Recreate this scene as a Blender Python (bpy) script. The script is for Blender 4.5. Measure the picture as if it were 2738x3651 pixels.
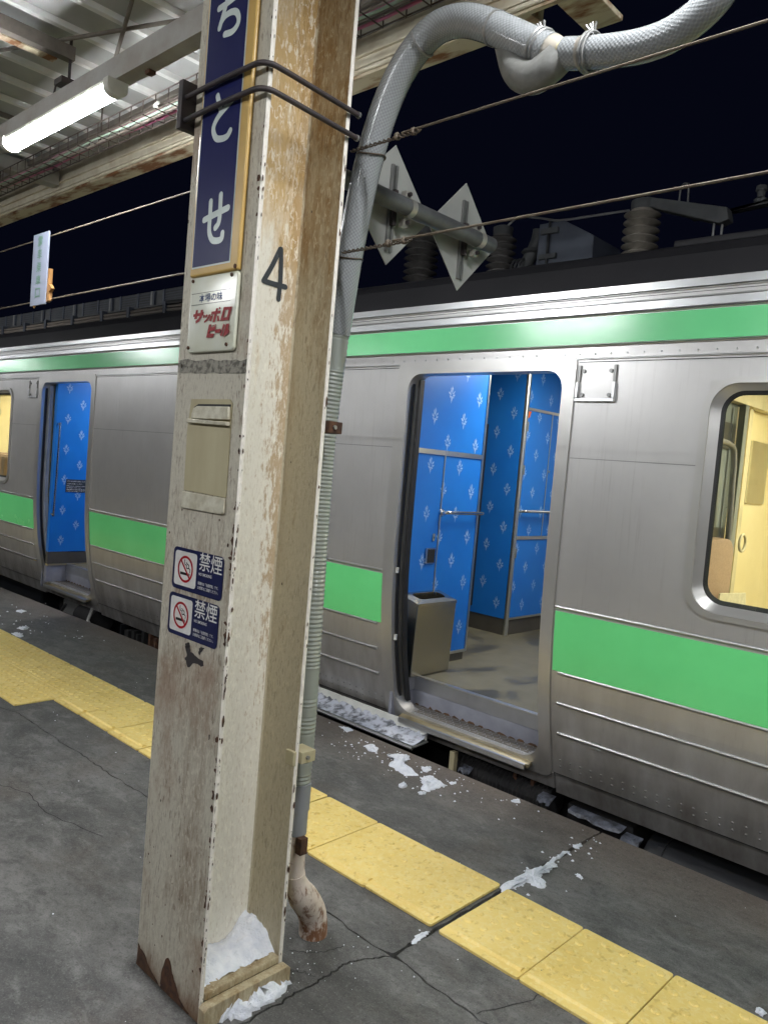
import bpy, bmesh, math, random
from mathutils import Vector, Matrix
random.seed(7)
SC = bpy.context.scene
COL = SC.collection
for o in list(bpy.data.objects): bpy.data.objects.remove(o)

# ------------------------------------------------------------------ camera
cd = bpy.data.cameras.new("camera"); cam = bpy.data.objects.new("camera", cd); COL.objects.link(cam)
RX = Vector((0.725908, 0.682484, 0.085283)); UY = Vector((-0.101770, -0.016049, 0.994678)); FW = Vector((-0.680221, 0.730724, -0.057806))
M = Matrix.Identity(4)
for i in range(3): M[i][0] = RX[i]; M[i][1] = UY[i]; M[i][2] = -FW[i]
M[0][3], M[1][3], M[2][3] = 0.0, 0.0, 1.4514
cam.matrix_world = M
cd.sensor_fit = 'VERTICAL'; cd.sensor_height = 36.0; cd.sensor_width = 27.0
cd.lens = 2782.45 / 3651 * 36.0
cd.clip_start = 0.05; cd.clip_end = 800
SC.camera = cam
# ------------------------------------------------------------------ night sky
w = bpy.data.worlds.new("World"); SC.world = w; w.use_nodes = True
bg = w.node_tree.nodes["Background"]; bg.inputs[0].default_value = (0.0010, 0.0013, 0.0038, 1); bg.inputs[1].default_value = 1.0
SC.view_settings.view_transform = 'Standard'; SC.view_settings.look = 'None'
SC.view_settings.exposure = 0.56; SC.view_settings.gamma = 1.0
SC.render.engine = 'CYCLES'; SC.cycles.use_denoising = True
SC.cycles.max_bounces = 8; SC.cycles.diffuse_bounces = 4; SC.cycles.glossy_bounces = 5
SC.cycles.sample_clamp_indirect = 4.0; SC.cycles.caustics_reflective = False; SC.cycles.caustics_refractive = False
LAMP_STRENGTH = 125.0      # platform tubes
VEST_STRENGTH = 10.5       # vestibule ceiling light
SALOON_STRENGTH = 24.0

# ------------------------------------------------------------------ materials
def srgb(r, g, b):
    f = lambda c: ((c / 255 + 0.055) / 1.055) ** 2.4 if c > 10 else c / 255 / 12.92
    return (f(r), f(g), f(b), 1)
def new_mat(name):
    m = bpy.data.materials.new(name); m.use_nodes = True
    return m, m.node_tree, m.node_tree.nodes, m.node_tree.links, m.node_tree.nodes["Principled BSDF"]
def coords(N, L, scale=(1, 1, 1)):
    g = N.new('ShaderNodeNewGeometry'); mp = N.new('ShaderNodeMapping'); mp.inputs['Scale'].default_value = scale
    L.new(g.outputs['Position'], mp.inputs['Vector']); return mp.outputs[0]
def noise(N, L, scale, sv=(1, 1, 1), detail=5, rough=0.6, dist=0.0):
    n = N.new('ShaderNodeTexNoise'); n.inputs['Scale'].default_value = scale; n.inputs['Detail'].default_value = detail
    n.inputs['Roughness'].default_value = rough; n.inputs['Distortion'].default_value = dist
    L.new(coords(N, L, sv), n.inputs['Vector']); return n.outputs['Fac']
def ramp(N, L, fac, a, b):
    r = N.new('ShaderNodeMapRange'); r.inputs['From Min'].default_value = a; r.inputs['From Max'].default_value = b
    r.clamp = True; L.new(fac, r.inputs['Value']); return r.outputs[0]
def mixc(N, L, fac, a, b):
    m = N.new('ShaderNodeMix'); m.data_type = 'RGBA'
    if isinstance(fac, (int, float)): m.inputs[0].default_value = fac
    else: L.new(fac, m.inputs[0])
    for k, v in ((6, a), (7, b)):
        if isinstance(v, tuple): m.inputs[k].default_value = v
        else: L.new(v, m.inputs[k])
    return m.outputs[2]
def mth(N, L, op, a, b=0.0):
    m = N.new('ShaderNodeMath'); m.operation = op; m.use_clamp = False
    for k, v in ((0, a), (1, b)):
        if isinstance(v, (int, float)): m.inputs[k].default_value = v
        else: L.new(v, m.inputs[k])
    return m.outputs[0]
def bump(N, L, B, h, strength=0.3, dist=0.01):
    b = N.new('ShaderNodeBump'); b.inputs['Strength'].default_value = strength; b.inputs['Distance'].default_value = dist
    L.new(h, b.inputs['Height']); L.new(b.outputs[0], B.inputs['Normal']); return b
def simple(name, c1, c2=None, rough=0.6, metal=0.0, scale=8, sv=(1, 1, 1), lo=0.35, hi=0.65, bs=0.0, bscale=60, bdist=0.003, spec=0.5, rvar=0.0):
    m, t, N, L, B = new_mat(name)
    B.inputs['Roughness'].default_value = rough; B.inputs['Metallic'].default_value = metal
    B.inputs['Specular IOR Level'].default_value = spec
    if c2 is None: c2 = tuple(x * 0.8 for x in c1[:3]) + (1,)
    f = noise(N, L, scale, sv)
    L.new(mixc(N, L, ramp(N, L, f, lo, hi), c1, c2), B.inputs['Base Color'])
    if bs: bump(N, L, B, noise(N, L, bscale, sv), bs, bdist)
    if rvar:
        r = mth(N, L, 'ADD', mth(N, L, 'MULTIPLY', noise(N, L, scale * 0.7, sv), rvar), rough - rvar * 0.5)
        L.new(r, B.inputs['Roughness'])
    return m
def emis(name, c, s):
    m, t, N, L, B = new_mat(name); B.inputs['Base Color'].default_value = (0.8, 0.8, 0.8, 1)
    B.inputs['Emission Color'].default_value = c; B.inputs['Emission Strength'].default_value = s; return m

def mat_column(name, cream, dirt, dirt_amt, zdirt=None, chips=True, flecks=0.0, blotch=0.0, foot=0.0, corner=0.0):
    """old paint on steel: streaks of dirt running down, flaking, rust pocks"""
    m, t, N, L, B = new_mat(name)
    streak = noise(N, L, 30, (1, 1, 0.22), 7, 0.72)
    big = noise(N, L, 3.2, (1, 1, 0.5), 4, 0.6)
    g = N.new('ShaderNodeNewGeometry'); s = N.new('ShaderNodeSeparateXYZ'); L.new(g.outputs['Position'], s.inputs[0])
    f = mth(N, L, 'ADD', mth(N, L, 'MULTIPLY', streak, 0.6), mth(N, L, 'MULTIPLY', big, 0.6))
    if zdirt:
        zz = ramp(N, L, s.outputs['Z'], zdirt[0], zdirt[1])
        f = mth(N, L, 'ADD', f, mth(N, L, 'MULTIPLY', zz, zdirt[2]))
    f = ramp(N, L, f, dirt_amt, dirt_amt + 0.22)
    c = mixc(N, L, f, cream, dirt)
    if corner:                                                  # rusty flaking down the inner corner
        cy = ramp(N, L, s.outputs['Y'], 1.315, 1.40); cz = mth(N, L, 'MULTIPLY', ramp(N, L, s.outputs['Z'], 0.55, 1.35), corner)
        k = ramp(N, L, mth(N, L, 'ADD', noise(N, L, 75, (1, 1, 0.30), 6, 0.75), mth(N, L, 'MULTIPLY', mth(N, L, 'MULTIPLY', cy, cz), 0.24)), 0.60, 0.68)
        c = mixc(N, L, mth(N, L, 'MULTIPLY', k, 0.7), c, srgb(168, 132, 74))
    fl = noise(N, L, 85, (1, 1, 0.42), 4, 0.65, 0.8)
    flm = mth(N, L, 'MULTIPLY', ramp(N, L, fl, 0.54, 0.60), ramp(N, L, big, 0.38, 0.55))
    c = mixc(N, L, mth(N, L, 'MULTIPLY', flm, 0.65), c, tuple(min(1, x * 1.18) for x in cream[:3]) + (1,))
    fine = noise(N, L, 160, (1, 1, 0.35), 3)
    c = mixc(N, L, mth(N, L, 'MULTIPLY', ramp(N, L, fine, 0.52, 0.7), 0.25), c, tuple(x * 0.55 for x in dirt[:3]) + (1,))
    if blotch:
        bl = noise(N, L, 5.5, (1, 1, 0.6), 6, 0.7)
        c = mixc(N, L, mth(N, L, 'MULTIPLY', ramp(N, L, bl, 0.54, 0.68), blotch), c, srgb(134, 96, 70))
    fk = None
    if flecks:
        fk = noise(N, L, 120, (1, 1, 0.22), 4, 0.7, 0.5)
        m2 = mth(N, L, 'MULTIPLY', ramp(N, L, fk, 0.56, 0.60), ramp(N, L, noise(N, L, 7, (1, 1, 0.5), 3), 0.36, 0.56))
        c = mixc(N, L, mth(N, L, 'MULTIPLY', m2, flecks), c, srgb(104, 84, 66))
        m3 = ramp(N, L, noise(N, L, 26, (1, 1, 0.35), 6, 0.75), 0.64, 0.66)
        c = mixc(N, L, mth(N, L, 'MULTIPLY', m3, flecks), c, srgb(84, 62, 48))
    if foot:
        ft = ramp(N, L, mth(N, L, 'ADD', s.outputs['Z'], mth(N, L, 'MULTIPLY', streak, 0.22)), 0.20, 0.11)
        c = mixc(N, L, mth(N, L, 'MULTIPLY', ft, foot), c, srgb(112, 80, 54))
    if chips:
        v = noise(N, L, 42, (1, 1, 0.6), 2, 0.5)
        c = mixc(N, L, ramp(N, L, v, 0.755, 0.765), c, (0.028, 0.014, 0.010, 1))
    L.new(c, B.inputs['Base Color'])
    L.new(mth(N, L, 'ADD', mth(N, L, 'MULTIPLY', fine, 0.5), 0.32), B.inputs['Roughness'])
    h = mth(N, L, 'ADD', mth(N, L, 'MULTIPLY', streak, 0.8), mth(N, L, 'MULTIPLY', fl, 0.6))
    if fk is not None: h = mth(N, L, 'SUBTRACT', h, mth(N, L, 'MULTIPLY', fk, 0.6))
    bump(N, L, B, h, 0.8, 0.004)
    return m

CREAM = srgb(214, 208, 190)
M_ = {}
M_['col_a'] = mat_column('worn_grey_cream_paint', srgb(198, 192, 176), srgb(138, 118, 98), 0.60, flecks=0.55, blotch=0.55, foot=0.85)
M_['col_web'] = mat_column('cream_paint_yellowed', srgb(238, 233, 218), srgb(204, 172, 118), 0.84, (1.2, 2.2, 0.42), chips=False, corner=1.0, foot=0.3)
M_['col_b'] = mat_column('cream_paint_stained', srgb(190, 180, 154), srgb(148, 118, 76), 0.80, (0.3, 2.4, 0.36), flecks=0.4, foot=0.3)
M_['col_edge'] = mat_column('white_edge_paint', srgb(236, 230, 220), srgb(170, 140, 110), 0.80)
M_['rust'] = simple('dark_rust', (0.035, 0.017, 0.012, 1), (0.11, 0.048, 0.022, 1), 0.85, scale=40, bs=0.5)
M_['rust_stain'] = simple('brown_rust_stain', (0.10, 0.05, 0.025, 1), (0.045, 0.022, 0.014, 1), 0.85, scale=30)
M_['wood_sill'] = mat_column('grimy_base_plate', srgb(184, 172, 144), srgb(126, 98, 54), 0.52, chips=False)

def mat_asphalt():
    m, t, N, L, B = new_mat('worn_asphalt')
    a = noise(N, L, 1.3, (1, 1, 1), 7, 0.68, 0.4); b = noise(N, L, 7, (1, 1.6, 1), 7, 0.72, 0.5); f = noise(N, L, 190, (1, 1, 1), 3, 0.7); g5 = noise(N, L, 48, (1, 1.2, 1), 5, 0.75)
    c = mixc(N, L, ramp(N, L, a, 0.36, 0.64), (0.080, 0.079, 0.076, 1), (0.170, 0.166, 0.159, 1))
    c = mixc(N, L, mth(N, L, 'MULTIPLY', ramp(N, L, b, 0.50, 0.64), 0.85), c, (0.060, 0.059, 0.057, 1))
    c = mixc(N, L, mth(N, L, 'MULTIPLY', ramp(N, L, b, 0.47, 0.36), 0.6), c, (0.225, 0.220, 0.213, 1))
    g = N.new('ShaderNodeNewGeometry'); s = N.new('ShaderNodeSeparateXYZ'); L.new(g.outputs['Position'], s.inputs[0])
    e = ramp(N, L, mth(N, L, 'ADD', s.outputs['Y'], mth(N, L, 'MULTIPLY', a, 0.8)), 3.0, 3.45)
    br = noise(N, L, 2.6, (1, 1.3, 1), 5, 0.7)
    c = mixc(N, L, mth(N, L, 'MULTIPLY', ramp(N, L, br, 0.52, 0.66), 0.45), c, (0.105, 0.086, 0.070, 1))
    c = mixc(N, L, mth(N, L, 'MULTIPLY', e, 0.7), c, (0.140, 0.104, 0.080, 1))      # brake-dust brown along the edge
    # old damp stain round the crossing of the joints
    dx = mth(N, L, 'ADD', s.outputs['X'], 1.50); dy = mth(N, L, 'SUBTRACT', s.outputs['Y'], 1.42)
    rr = mth(N, L, 'SQRT', mth(N, L, 'ADD', mth(N, L, 'MULTIPLY', dx, dx), mth(N, L, 'MULTIPLY', dy, dy)))
    st = ramp(N, L, mth(N, L, 'ADD', rr, mth(N, L, 'MULTIPLY', b, 0.5)), 0.56, 0.34)
    ex = mth(N, L, 'MAXIMUM', mth(N, L, 'SUBTRACT', mth(N, L, 'ABSOLUTE', mth(N, L, 'ADD', s.outputs['X'], 1.715)), 0.155), 0.0)
    ey = mth(N, L, 'MAXIMUM', mth(N, L, 'SUBTRACT', mth(N, L, 'ABSOLUTE', mth(N, L, 'SUBTRACT', s.outputs['Y'], 1.285)), 0.136), 0.0)
    ring = ramp(N, L, mth(N, L, 'ADD', mth(N, L, 'ADD', ex, ey), mth(N, L, 'MULTIPLY', g5, 0.06)), 0.085, 0.03)
    c = mixc(N, L, mth(N, L, 'MULTIPLY', ring, 0.7), c, (0.030, 0.028, 0.026, 1))      # grit collected round the column foot
    c = mixc(N, L, mth(N, L, 'MULTIPLY', st, 0.55), c, (0.038, 0.036, 0.034, 1))
    c = mixc(N, L, mth(N, L, 'MULTIPLY', ramp(N, L, g5, 0.54, 0.66), 0.35), c, (0.22, 0.215, 0.21, 1))
    c = mixc(N, L, mth(N, L, 'MULTIPLY', ramp(N, L, g5, 0.46, 0.36), 0.45), c, (0.030, 0.030, 0.030, 1))
    c = mixc(N, L, mth(N, L, 'MULTIPLY', ramp(N, L, f, 0.58, 0.68), 0.5), c, (0.27, 0.265, 0.26, 1))
    c = mixc(N, L, mth(N, L, 'MULTIPLY', ramp(N, L, f, 0.43, 0.34), 0.55), c, (0.022, 0.022, 0.022, 1))
    L.new(c, B.inputs['Base Color'])
    L.new(mth(N, L, 'ADD', mth(N, L, 'MULTIPLY', b, -0.5), 1.0), B.inputs['Roughness'])
    bump(N, L, B, mth(N, L, 'ADD', mth(N, L, 'MULTIPLY', f, 0.5), mth(N, L, 'ADD', mth(N, L, 'MULTIPLY', g5, 0.6), mth(N, L, 'MULTIPLY', b, 0.8))), 0.8, 0.006)
    return m
M_['asphalt'] = mat_asphalt()
M_['crack'] = simple('crack_grime', (0.022, 0.021, 0.021, 1), (0.05, 0.048, 0.046, 1), 0.95, scale=30)
M_['slab_side'] = simple('concrete_dark', (0.10, 0.095, 0.09, 1), None, 0.9, bs=0.4)
def mat_tile():
    m, t, N, L, B = new_mat('tactile_yellow')
    a = noise(N, L, 55, (1, 1, 1), 5, 0.7, 0.8); b = noise(N, L, 4, (1, 1, 1), 4)
    c = mixc(N, L, ramp(N, L, b, 0.35, 0.65), srgb(242, 214, 130), srgb(232, 202, 116))
    c = mixc(N, L, mth(N, L, 'MULTIPLY', ramp(N, L, a, 0.48, 0.60), 0.55), c, srgb(242, 222, 156))
    d = noise(N, L, 38, (1, 1, 1), 2)
    c = mixc(N, L, mth(N, L, 'MULTIPLY', ramp(N, L, d, 0.60, 0.72), 0.5), c, srgb(188, 150, 60))
    sp = noise(N, L, 90, (1, 1, 1), 1)
    c = mixc(N, L, ramp(N, L, sp, 0.79, 0.81), c, srgb(70, 55, 25))
    L.new(c, B.inputs['Base Color']); B.inputs['Roughness'].default_value = 0.55
    bump(N, L, B, a, 0.25, 0.002); return m
M_['tile'] = mat_tile()
M_['snow'] = simple('old_snow', srgb(240, 242, 248), srgb(222, 226, 236), 0.75, scale=30, bs=0.9, bscale=55, bdist=0.012)
M_['dirty_snow'] = simple('dirty_snow', srgb(196, 200, 212), srgb(96, 98, 104), 0.7, scale=22, lo=0.45, hi=0.62, bs=0.8, bscale=60, bdist=0.01)

M_['grey_ice'] = simple('grey_ice', srgb(100, 104, 116), srgb(34, 35, 40), 0.45, scale=24, bs=0.5, bscale=40)
def mat_steel(name, base, rough, grime=0.0, hl=0.3, horizontal=True, metal=1.0, bst=0.12):
    m, t, N, L, B = new_mat(name)
    sv = (0.10, 1, 1) if horizontal else (1, 1, 0.08)
    br = noise(N, L, 380, sv, 3, 0.7); big = noise(N, L, 2.2, (1, 1, 1), 4)
    d = tuple(x * 0.86 for x in base[:3]) + (1,)
    c = mixc(N, L, ramp(N, L, big, 0.3, 0.7), base, d)
    if grime:
        g = N.new('ShaderNodeNewGeometry'); s = N.new('ShaderNodeSeparateXYZ'); L.new(g.outputs['Position'], s.inputs[0])
        st = noise(N, L, 9, (1, 1, 0.25), 5)
        low = mth(N, L, 'MULTIPLY', ramp(N, L, s.outputs['Z'], 0.75, 0.0), ramp(N, L, st, 0.25, 0.75))
        c = mixc(N, L, mth(N, L, 'MULTIPLY', low, grime), c, (0.16, 0.13, 0.105, 1))
    if grime > .5:
        sk = noise(N, L, 60, (1, 1, 0.035), 3, 0.7); pat = noise(N, L, 3.5, (1, 1, 1), 3)
        c = mixc(N, L, mth(N, L, 'MULTIPLY', mth(N, L, 'MULTIPLY', ramp(N, L, sk, 0.55, 0.72), ramp(N, L, pat, 0.4, 0.65)), 0.28), c, (0.26, 0.24, 0.22, 1))
    L.new(c, B.inputs['Base Color']); B.inputs['Metallic'].default_value = metal
    L.new(mth(N, L, 'ADD', mth(N, L, 'MULTIPLY', br, 0.12), mth(N, L, 'ADD', mth(N, L, 'MULTIPLY', big, 0.08), rough - 0.1)), B.inputs['Roughness'])
    bump(N, L, B, mth(N, L, 'ADD', mth(N, L, 'MULTIPLY', br, 0.15), mth(N, L, 'MULTIPLY', big, hl * 6)), bst, 0.004)
    return m
M_['steel'] = mat_steel('brushed_body_steel', (0.63, 0.62, 0.61, 1), 0.38, 0.9, metal=0.65)
M_['steel_frame'] = mat_steel('door_frame_steel', (0.62, 0.61, 0.59, 1), 0.34, 0.5, 0.1, metal=0.7)
M_['bright'] = mat_steel('bright_trim_steel', (0.70, 0.71, 0.72, 1), 0.34, 0.2, 0.1, bst=0.02)
M_['sill'] = mat_steel('worn_sill_steel', (0.72, 0.62, 0.40, 1), 0.34, 0.0, 0.2)
M_['int_trim'] = mat_steel('interior_trim', (0.72, 0.72, 0.66, 1), 0.3, 0.0, 0.0, False)
M_['bin'] = mat_steel('bin_steel', (0.52, 0.49, 0.40, 1), 0.24, 0.0, 0.3, False)
M_['green'] = simple('green_band', srgb(120, 236, 148), srgb(112, 228, 140), 0.26, 0.0, 2, rvar=0.1)
M_['green_up'] = simple('green_band_upper', srgb(122, 226, 154), srgb(114, 216, 146), 0.22, 0.0, 2, rvar=0.08)
M_['roof'] = simple('roof_grey', (0.019, 0.018, 0.021, 1), (0.014, 0.014, 0.016, 1), 0.62, scale=3, bs=0.15)
M_['roof_eq'] = simple('roof_equipment_grey', (0.105, 0.11, 0.112, 1), (0.065, 0.068, 0.07, 1), 0.65, scale=6)
M_['roof_eq2'] = simple('roof_case_blue_grey', (0.095, 0.11, 0.14, 1), (0.07, 0.08, 0.105, 1), 0.6, scale=5)
M_['porcelain'] = simple('brown_grey_porcelain', (0.34, 0.31, 0.26, 1), (0.24, 0.22, 0.19, 1), 0.3, scale=12)
M_['porcelain_dk'] = simple('dark_porcelain', (0.19, 0.18, 0.17, 1), (0.12, 0.115, 0.11, 1), 0.22, scale=12)
M_['rubber'] = simple('black_rubber', (0.018, 0.018, 0.019, 1), None, 0.55)
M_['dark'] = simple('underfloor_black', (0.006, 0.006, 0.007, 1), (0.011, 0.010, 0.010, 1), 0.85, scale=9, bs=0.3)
M_['tank'] = simple('underfloor_tank', (0.008, 0.009, 0.012, 1), (0.005, 0.006, 0.008, 1), 0.45, scale=5)
M_['blue'] = simple('blue_wall_laminate', srgb(34, 124, 214), srgb(28, 114, 206), 0.32, 0.0, 2)
M_['motif'] = simple('pale_leaf_print', srgb(164, 196, 238), srgb(104, 158, 226), 0.4, scale=90, lo=0.4, hi=0.6)
M_['plinth'] = simple('brown_grey_plinth', (0.095, 0.086, 0.070, 1), (0.075, 0.068, 0.056, 1), 0.4)
def mat_floor():
    m, t, N, L, B = new_mat('vestibule_floor_wet')
    a = noise(N, L, 6, (1, 1, 1), 6, 0.65); f = noise(N, L, 240, (1, 1, 1), 2); st = noise(N, L, 3.0, (1.6, 1, 1), 3, 0.5, 0.3)
    c = mixc(N, L, ramp(N, L, a, 0.3, 0.7), (0.135, 0.124, 0.083, 1), (0.185, 0.170, 0.118, 1))
    wet = ramp(N, L, st, 0.53, 0.62)
    c = mixc(N, L, mth(N, L, 'MULTIPLY', wet, 0.7), c, (0.045, 0.044, 0.036, 1))
    c = mixc(N, L, mth(N, L, 'MULTIPLY', ramp(N, L, f, 0.5, 0.7), 0.3), c, (0.14, 0.13, 0.10, 1))
    L.new(c, B.inputs['Base Color'])
    L.new(mth(N, L, 'SUBTRACT', 0.5, mth(N, L, 'MULTIPLY', wet, 0.15)), B.inputs['Roughness']); return m
M_['floor'] = mat_floor()
M_['tread'] = simple('worn_chequer_tread', (0.13, 0.115, 0.095, 1), (0.20, 0.18, 0.155, 1), 0.5, scale=14, bs=0.3)
M_['riser'] = simple('pale_blue_grey_riser', srgb(150, 152, 164), srgb(128, 130, 142), 0.45, scale=7)
M_['riser_rust'] = simple('rust_line', (0.14, 0.07, 0.03, 1), (0.06, 0.035, 0.02, 1), 0.9, scale=30)
M_['alu'] = simple('aluminium_edge', srgb(178, 180, 186), None, 0.35, 0.7)
M_['white_leaf'] = simple('door_leaf_edge', srgb(176, 184, 200), None, 0.4)
M_['yellow_wall'] = simple('warm_yellow_wall', srgb(246, 230, 178), srgb(240, 222, 164), 0.5, scale=2)
M_['yellow_strip'] = simple('bright_yellow_strip', srgb(248, 214, 30), None, 0.5)
M_['cream_int'] = simple('cream_interior', srgb(226, 214, 170), None, 0.5)
M_['grey_int'] = simple('grey_partition', srgb(140, 146, 140), srgb(120, 126, 122), 0.35, scale=3)
M_['grey_int_dk'] = simple('dark_partition', srgb(58, 62, 64), None, 0.3)
M_['seat'] = simple('brown_seat_cloth', srgb(178, 150, 122), srgb(160, 134, 106), 0.7, scale=120, bs=0.3, bscale=220)
M_['cloth'] = simple('cream_head_cloth', srgb(226, 218, 180), srgb(210, 202, 164), 0.8, scale=30, bs=0.6, bscale=40, bdist=0.006)
M_['chrome'] = simple('chrome', (0.75, 0.76, 0.74, 1), None, 0.18, 1.0)
M_['white_pl'] = simple('white_plastic', srgb(226, 226, 220), None, 0.4)
def mat_glass():
    m, t, N, L, B = new_mat('window_glass')
    out = N["Material Output"]; tr = N.new('ShaderNodeBsdfTransparent'); tr.inputs[0].default_value = (0.86, 0.90, 0.84, 1)
    gl = N.new('ShaderNodeBsdfGlossy'); gl.inputs['Roughness'].default_value = 0.02
    fr = N.new('ShaderNodeLayerWeight'); mx = N.new('ShaderNodeMixShader')
    L.new(mth(N, L, 'ADD', mth(N, L, 'MULTIPLY', mth(N, L, 'POWER', fr.outputs['Facing'], 5.0), 0.9), 0.05), mx.inputs[0]); L.new(tr.outputs[0], mx.inputs[1]); L.new(gl.outputs[0], mx.inputs[2]); L.new(mx.outputs[0], out.inputs[0])
    return m
M_['glass'] = mat_glass()
M_['navy'] = simple('navy_enamel', (0.008, 0.011, 0.075, 1), (0.011, 0.014, 0.085, 1), 0.30, scale=3, spec=0.12)
M_['navy2'] = simple('navy_sticker', (0.010, 0.014, 0.075, 1), None, 0.35)
M_['ochre'] = simple('ochre_enamel', srgb(208, 172, 98), srgb(194, 158, 88), 0.34, scale=6)
M_['enamel'] = simple('white_enamel', srgb(222, 224, 212), srgb(208, 208, 186), 0.18, scale=5)
M_['letter'] = simple('pale_letter', srgb(214, 224, 220), None, 0.3)
M_['red'] = simple('red_print', srgb(150, 10, 18), None, 0.5)
M_['red2'] = simple('red_ring_print', srgb(178, 14, 34), None, 0.4)
M_['ink'] = simple('black_print', (0.012, 0.012, 0.014, 1), None, 0.5)
M_['blue_ink'] = simple('blue_print', srgb(24, 58, 110), None, 0.4)
M_['white_print'] = simple('white_print', srgb(228, 228, 224), srgb(212, 210, 204), 0.4, scale=20)
M_['four'] = simple('dark_stencil_paint', (0.035, 0.042, 0.048, 1), None, 0.6)
M_['iron'] = simple('dark_iron', (0.040, 0.036, 0.040, 1), (0.060, 0.045, 0.045, 1), 0.55, 0.3, 20, bs=0.2)
M_['wire'] = simple('rusty_wire', (0.15, 0.125, 0.09, 1), (0.09, 0.06, 0.04, 1), 0.7, 0.0, 30)
M_['wire_dk'] = simple('dark_wire', (0.10, 0.075, 0.055, 1), None, 0.6, 0.3, 30)
M_['galv'] = simple('galvanised', (0.30, 0.30, 0.29, 1), (0.24, 0.24, 0.235, 1), 0.42, 0.6, 14)
M_['plate_grey'] = simple('grey_plate_back', (0.46, 0.465, 0.44, 1), (0.38, 0.385, 0.37, 1), 0.5, 0.1, 4)
M_['pipe_grey'] = simple('dark_galvanised_pipe', (0.150, 0.155, 0.158, 1), (0.105, 0.108, 0.112, 1), 0.45, 0.3, 14)
M_['band'] = simple('pale_band', (0.62, 0.60, 0.54, 1), None, 0.3, 0.6)
def mat_hose(name, c1, c2, sc, rough=0.25):
    m, t, N, L, B = new_mat(name)
    uv = N.new('ShaderNodeUVMap'); uv.uv_map = 'UVMap'
    mp = N.new('ShaderNodeMapping'); mp.inputs['Scale'].default_value = sc; L.new(uv.outputs[0], mp.inputs['Vector'])
    s = N.new('ShaderNodeSeparateXYZ'); L.new(mp.outputs[0], s.inputs[0])
    a = mth(N, L, 'SINE', mth(N, L, 'ADD', s.outputs['X'], s.outputs['Y'])); b = mth(N, L, 'SINE', mth(N, L, 'SUBTRACT', s.outputs['X'], s.outputs['Y']))
    f = ramp(N, L, mth(N, L, 'ADD', a, b), -1.2, 1.2)
    L.new(mixc(N, L, f, c2, c1), B.inputs['Base Color']); B.inputs['Roughness'].default_value = rough
    B.inputs['Coat Weight'].default_value = 0.4; B.inputs['Coat Roughness'].default_value = 0.12
    bump(N, L, B, f, 0.35, 0.0015); return m
M_['hose'] = mat_hose('braided_clear_hose', (0.27, 0.28, 0.285, 1), (0.20, 0.212, 0.218, 1), (138.23, 620, 1))
M_['hose_low'] = mat_hose('ribbed_clear_hose', (0.33, 0.35, 0.31, 1), (0.24, 0.26, 0.235, 1), (0.0, 420, 1), 0.4)
M_['trap'] = simple('dull_grey_bend', (0.20, 0.20, 0.19, 1), (0.13, 0.13, 0.12, 1), 0.5, scale=30, bs=0.4)
def mat_elbow():
    m, t, N, L, B = new_mat('rusted_elbow')
    g = N.new('ShaderNodeNewGeometry'); q = N.new('ShaderNodeSeparateXYZ'); L.new(g.outputs['Position'], q.inputs[0])
    a = noise(N, L, 40, (1, 1, 0.5), 6, 0.7, 0.5)
    f = ramp(N, L, mth(N, L, 'ADD', a, mth(N, L, 'MULTIPLY', ramp(N, L, q.outputs['Z'], 0.16, 0.02), 0.12)), 0.52, 0.66)
    L.new(mixc(N, L, f, srgb(214, 200, 190), srgb(128, 88, 62)), B.inputs['Base Color']); B.inputs['Roughness'].default_value = 0.75
    bump(N, L, B, a, 0.5, 0.004); return m
M_['elbow'] = mat_elbow()
M_['pvc'] = simple('grey_pvc', (0.26, 0.27, 0.29, 1), None, 0.5)
M_['sheet'] = simple('canopy_sheet_grey', (0.50, 0.51, 0.50, 1), (0.42, 0.43, 0.42, 1), 0.7, scale=4, bs=0.1)
M_['rib'] = simple('pale_roof_rib', (0.86, 0.86, 0.84, 1), (0.76, 0.76, 0.74, 1), 0.7, scale=14)
M_['girder'] = simple('girder_grey', (0.42, 0.41, 0.385, 1), (0.33, 0.30, 0.26, 1), 0.7, scale=7, bs=0.15)
M_['girder_dk'] = simple('brown_grey_steel', (0.12, 0.105, 0.090, 1), (0.19, 0.165, 0.14, 1), 0.75, scale=12, bs=0.2)
M_['eave'] = simple('cream_eave_paint', srgb(206, 200, 180), srgb(182, 170, 146), 0.7, scale=8, bs=0.15)
M_['eave_rust'] = simple('eave_paint_rusting', srgb(202, 190, 164), srgb(132, 88, 54), 0.8, scale=9, sv=(0.45, 1.5, 1), lo=0.46, hi=0.60, bs=0.4)
M_['tray'] = simple('tray_wire_brown', (0.075, 0.055, 0.045, 1), None, 0.7)
M_['pink'] = simple('pink_cable', srgb(210, 120, 160), None, 0.45)
M_['mint'] = simple('pale_green_cable', srgb(190, 214, 196), None, 0.45)
M_['greycab'] = simple('grey_cable', srgb(150, 140, 130), None, 0.6)
M_['lampbody'] = simple('lamp_body_white', srgb(206, 204, 192), None, 0.45)
M_['tube'] = emis('lit_lamp_cover', (0.96, 0.98, 1.0, 1), LAMP_STRENGTH)
M_['vest_light'] = emis('lit_vestibule_panel', (1.0, 0.97, 0.90, 1), VEST_STRENGTH)
M_['saloon_light'] = emis('lit_saloon_strip', (1.0, 0.96, 0.82, 1), SALOON_STRENGTH)
M_['acrylic'] = simple('pale_sign_sheet', srgb(126, 132, 148), srgb(112, 118, 134), 0.4, scale=3)
M_['green_ink'] = simple('faint_green_print', srgb(88, 126, 104), None, 0.5)
M_['cardboard'] = simple('orange_brown_bracket', srgb(150, 108, 58), None, 0.6)
M_['ballast'] = simple('ballast_dark', (0.05, 0.047, 0.044, 1), (0.12, 0.11, 0.10, 1), 0.95, scale=18, bs=1.0, bscale=24, bdist=0.05)
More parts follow.
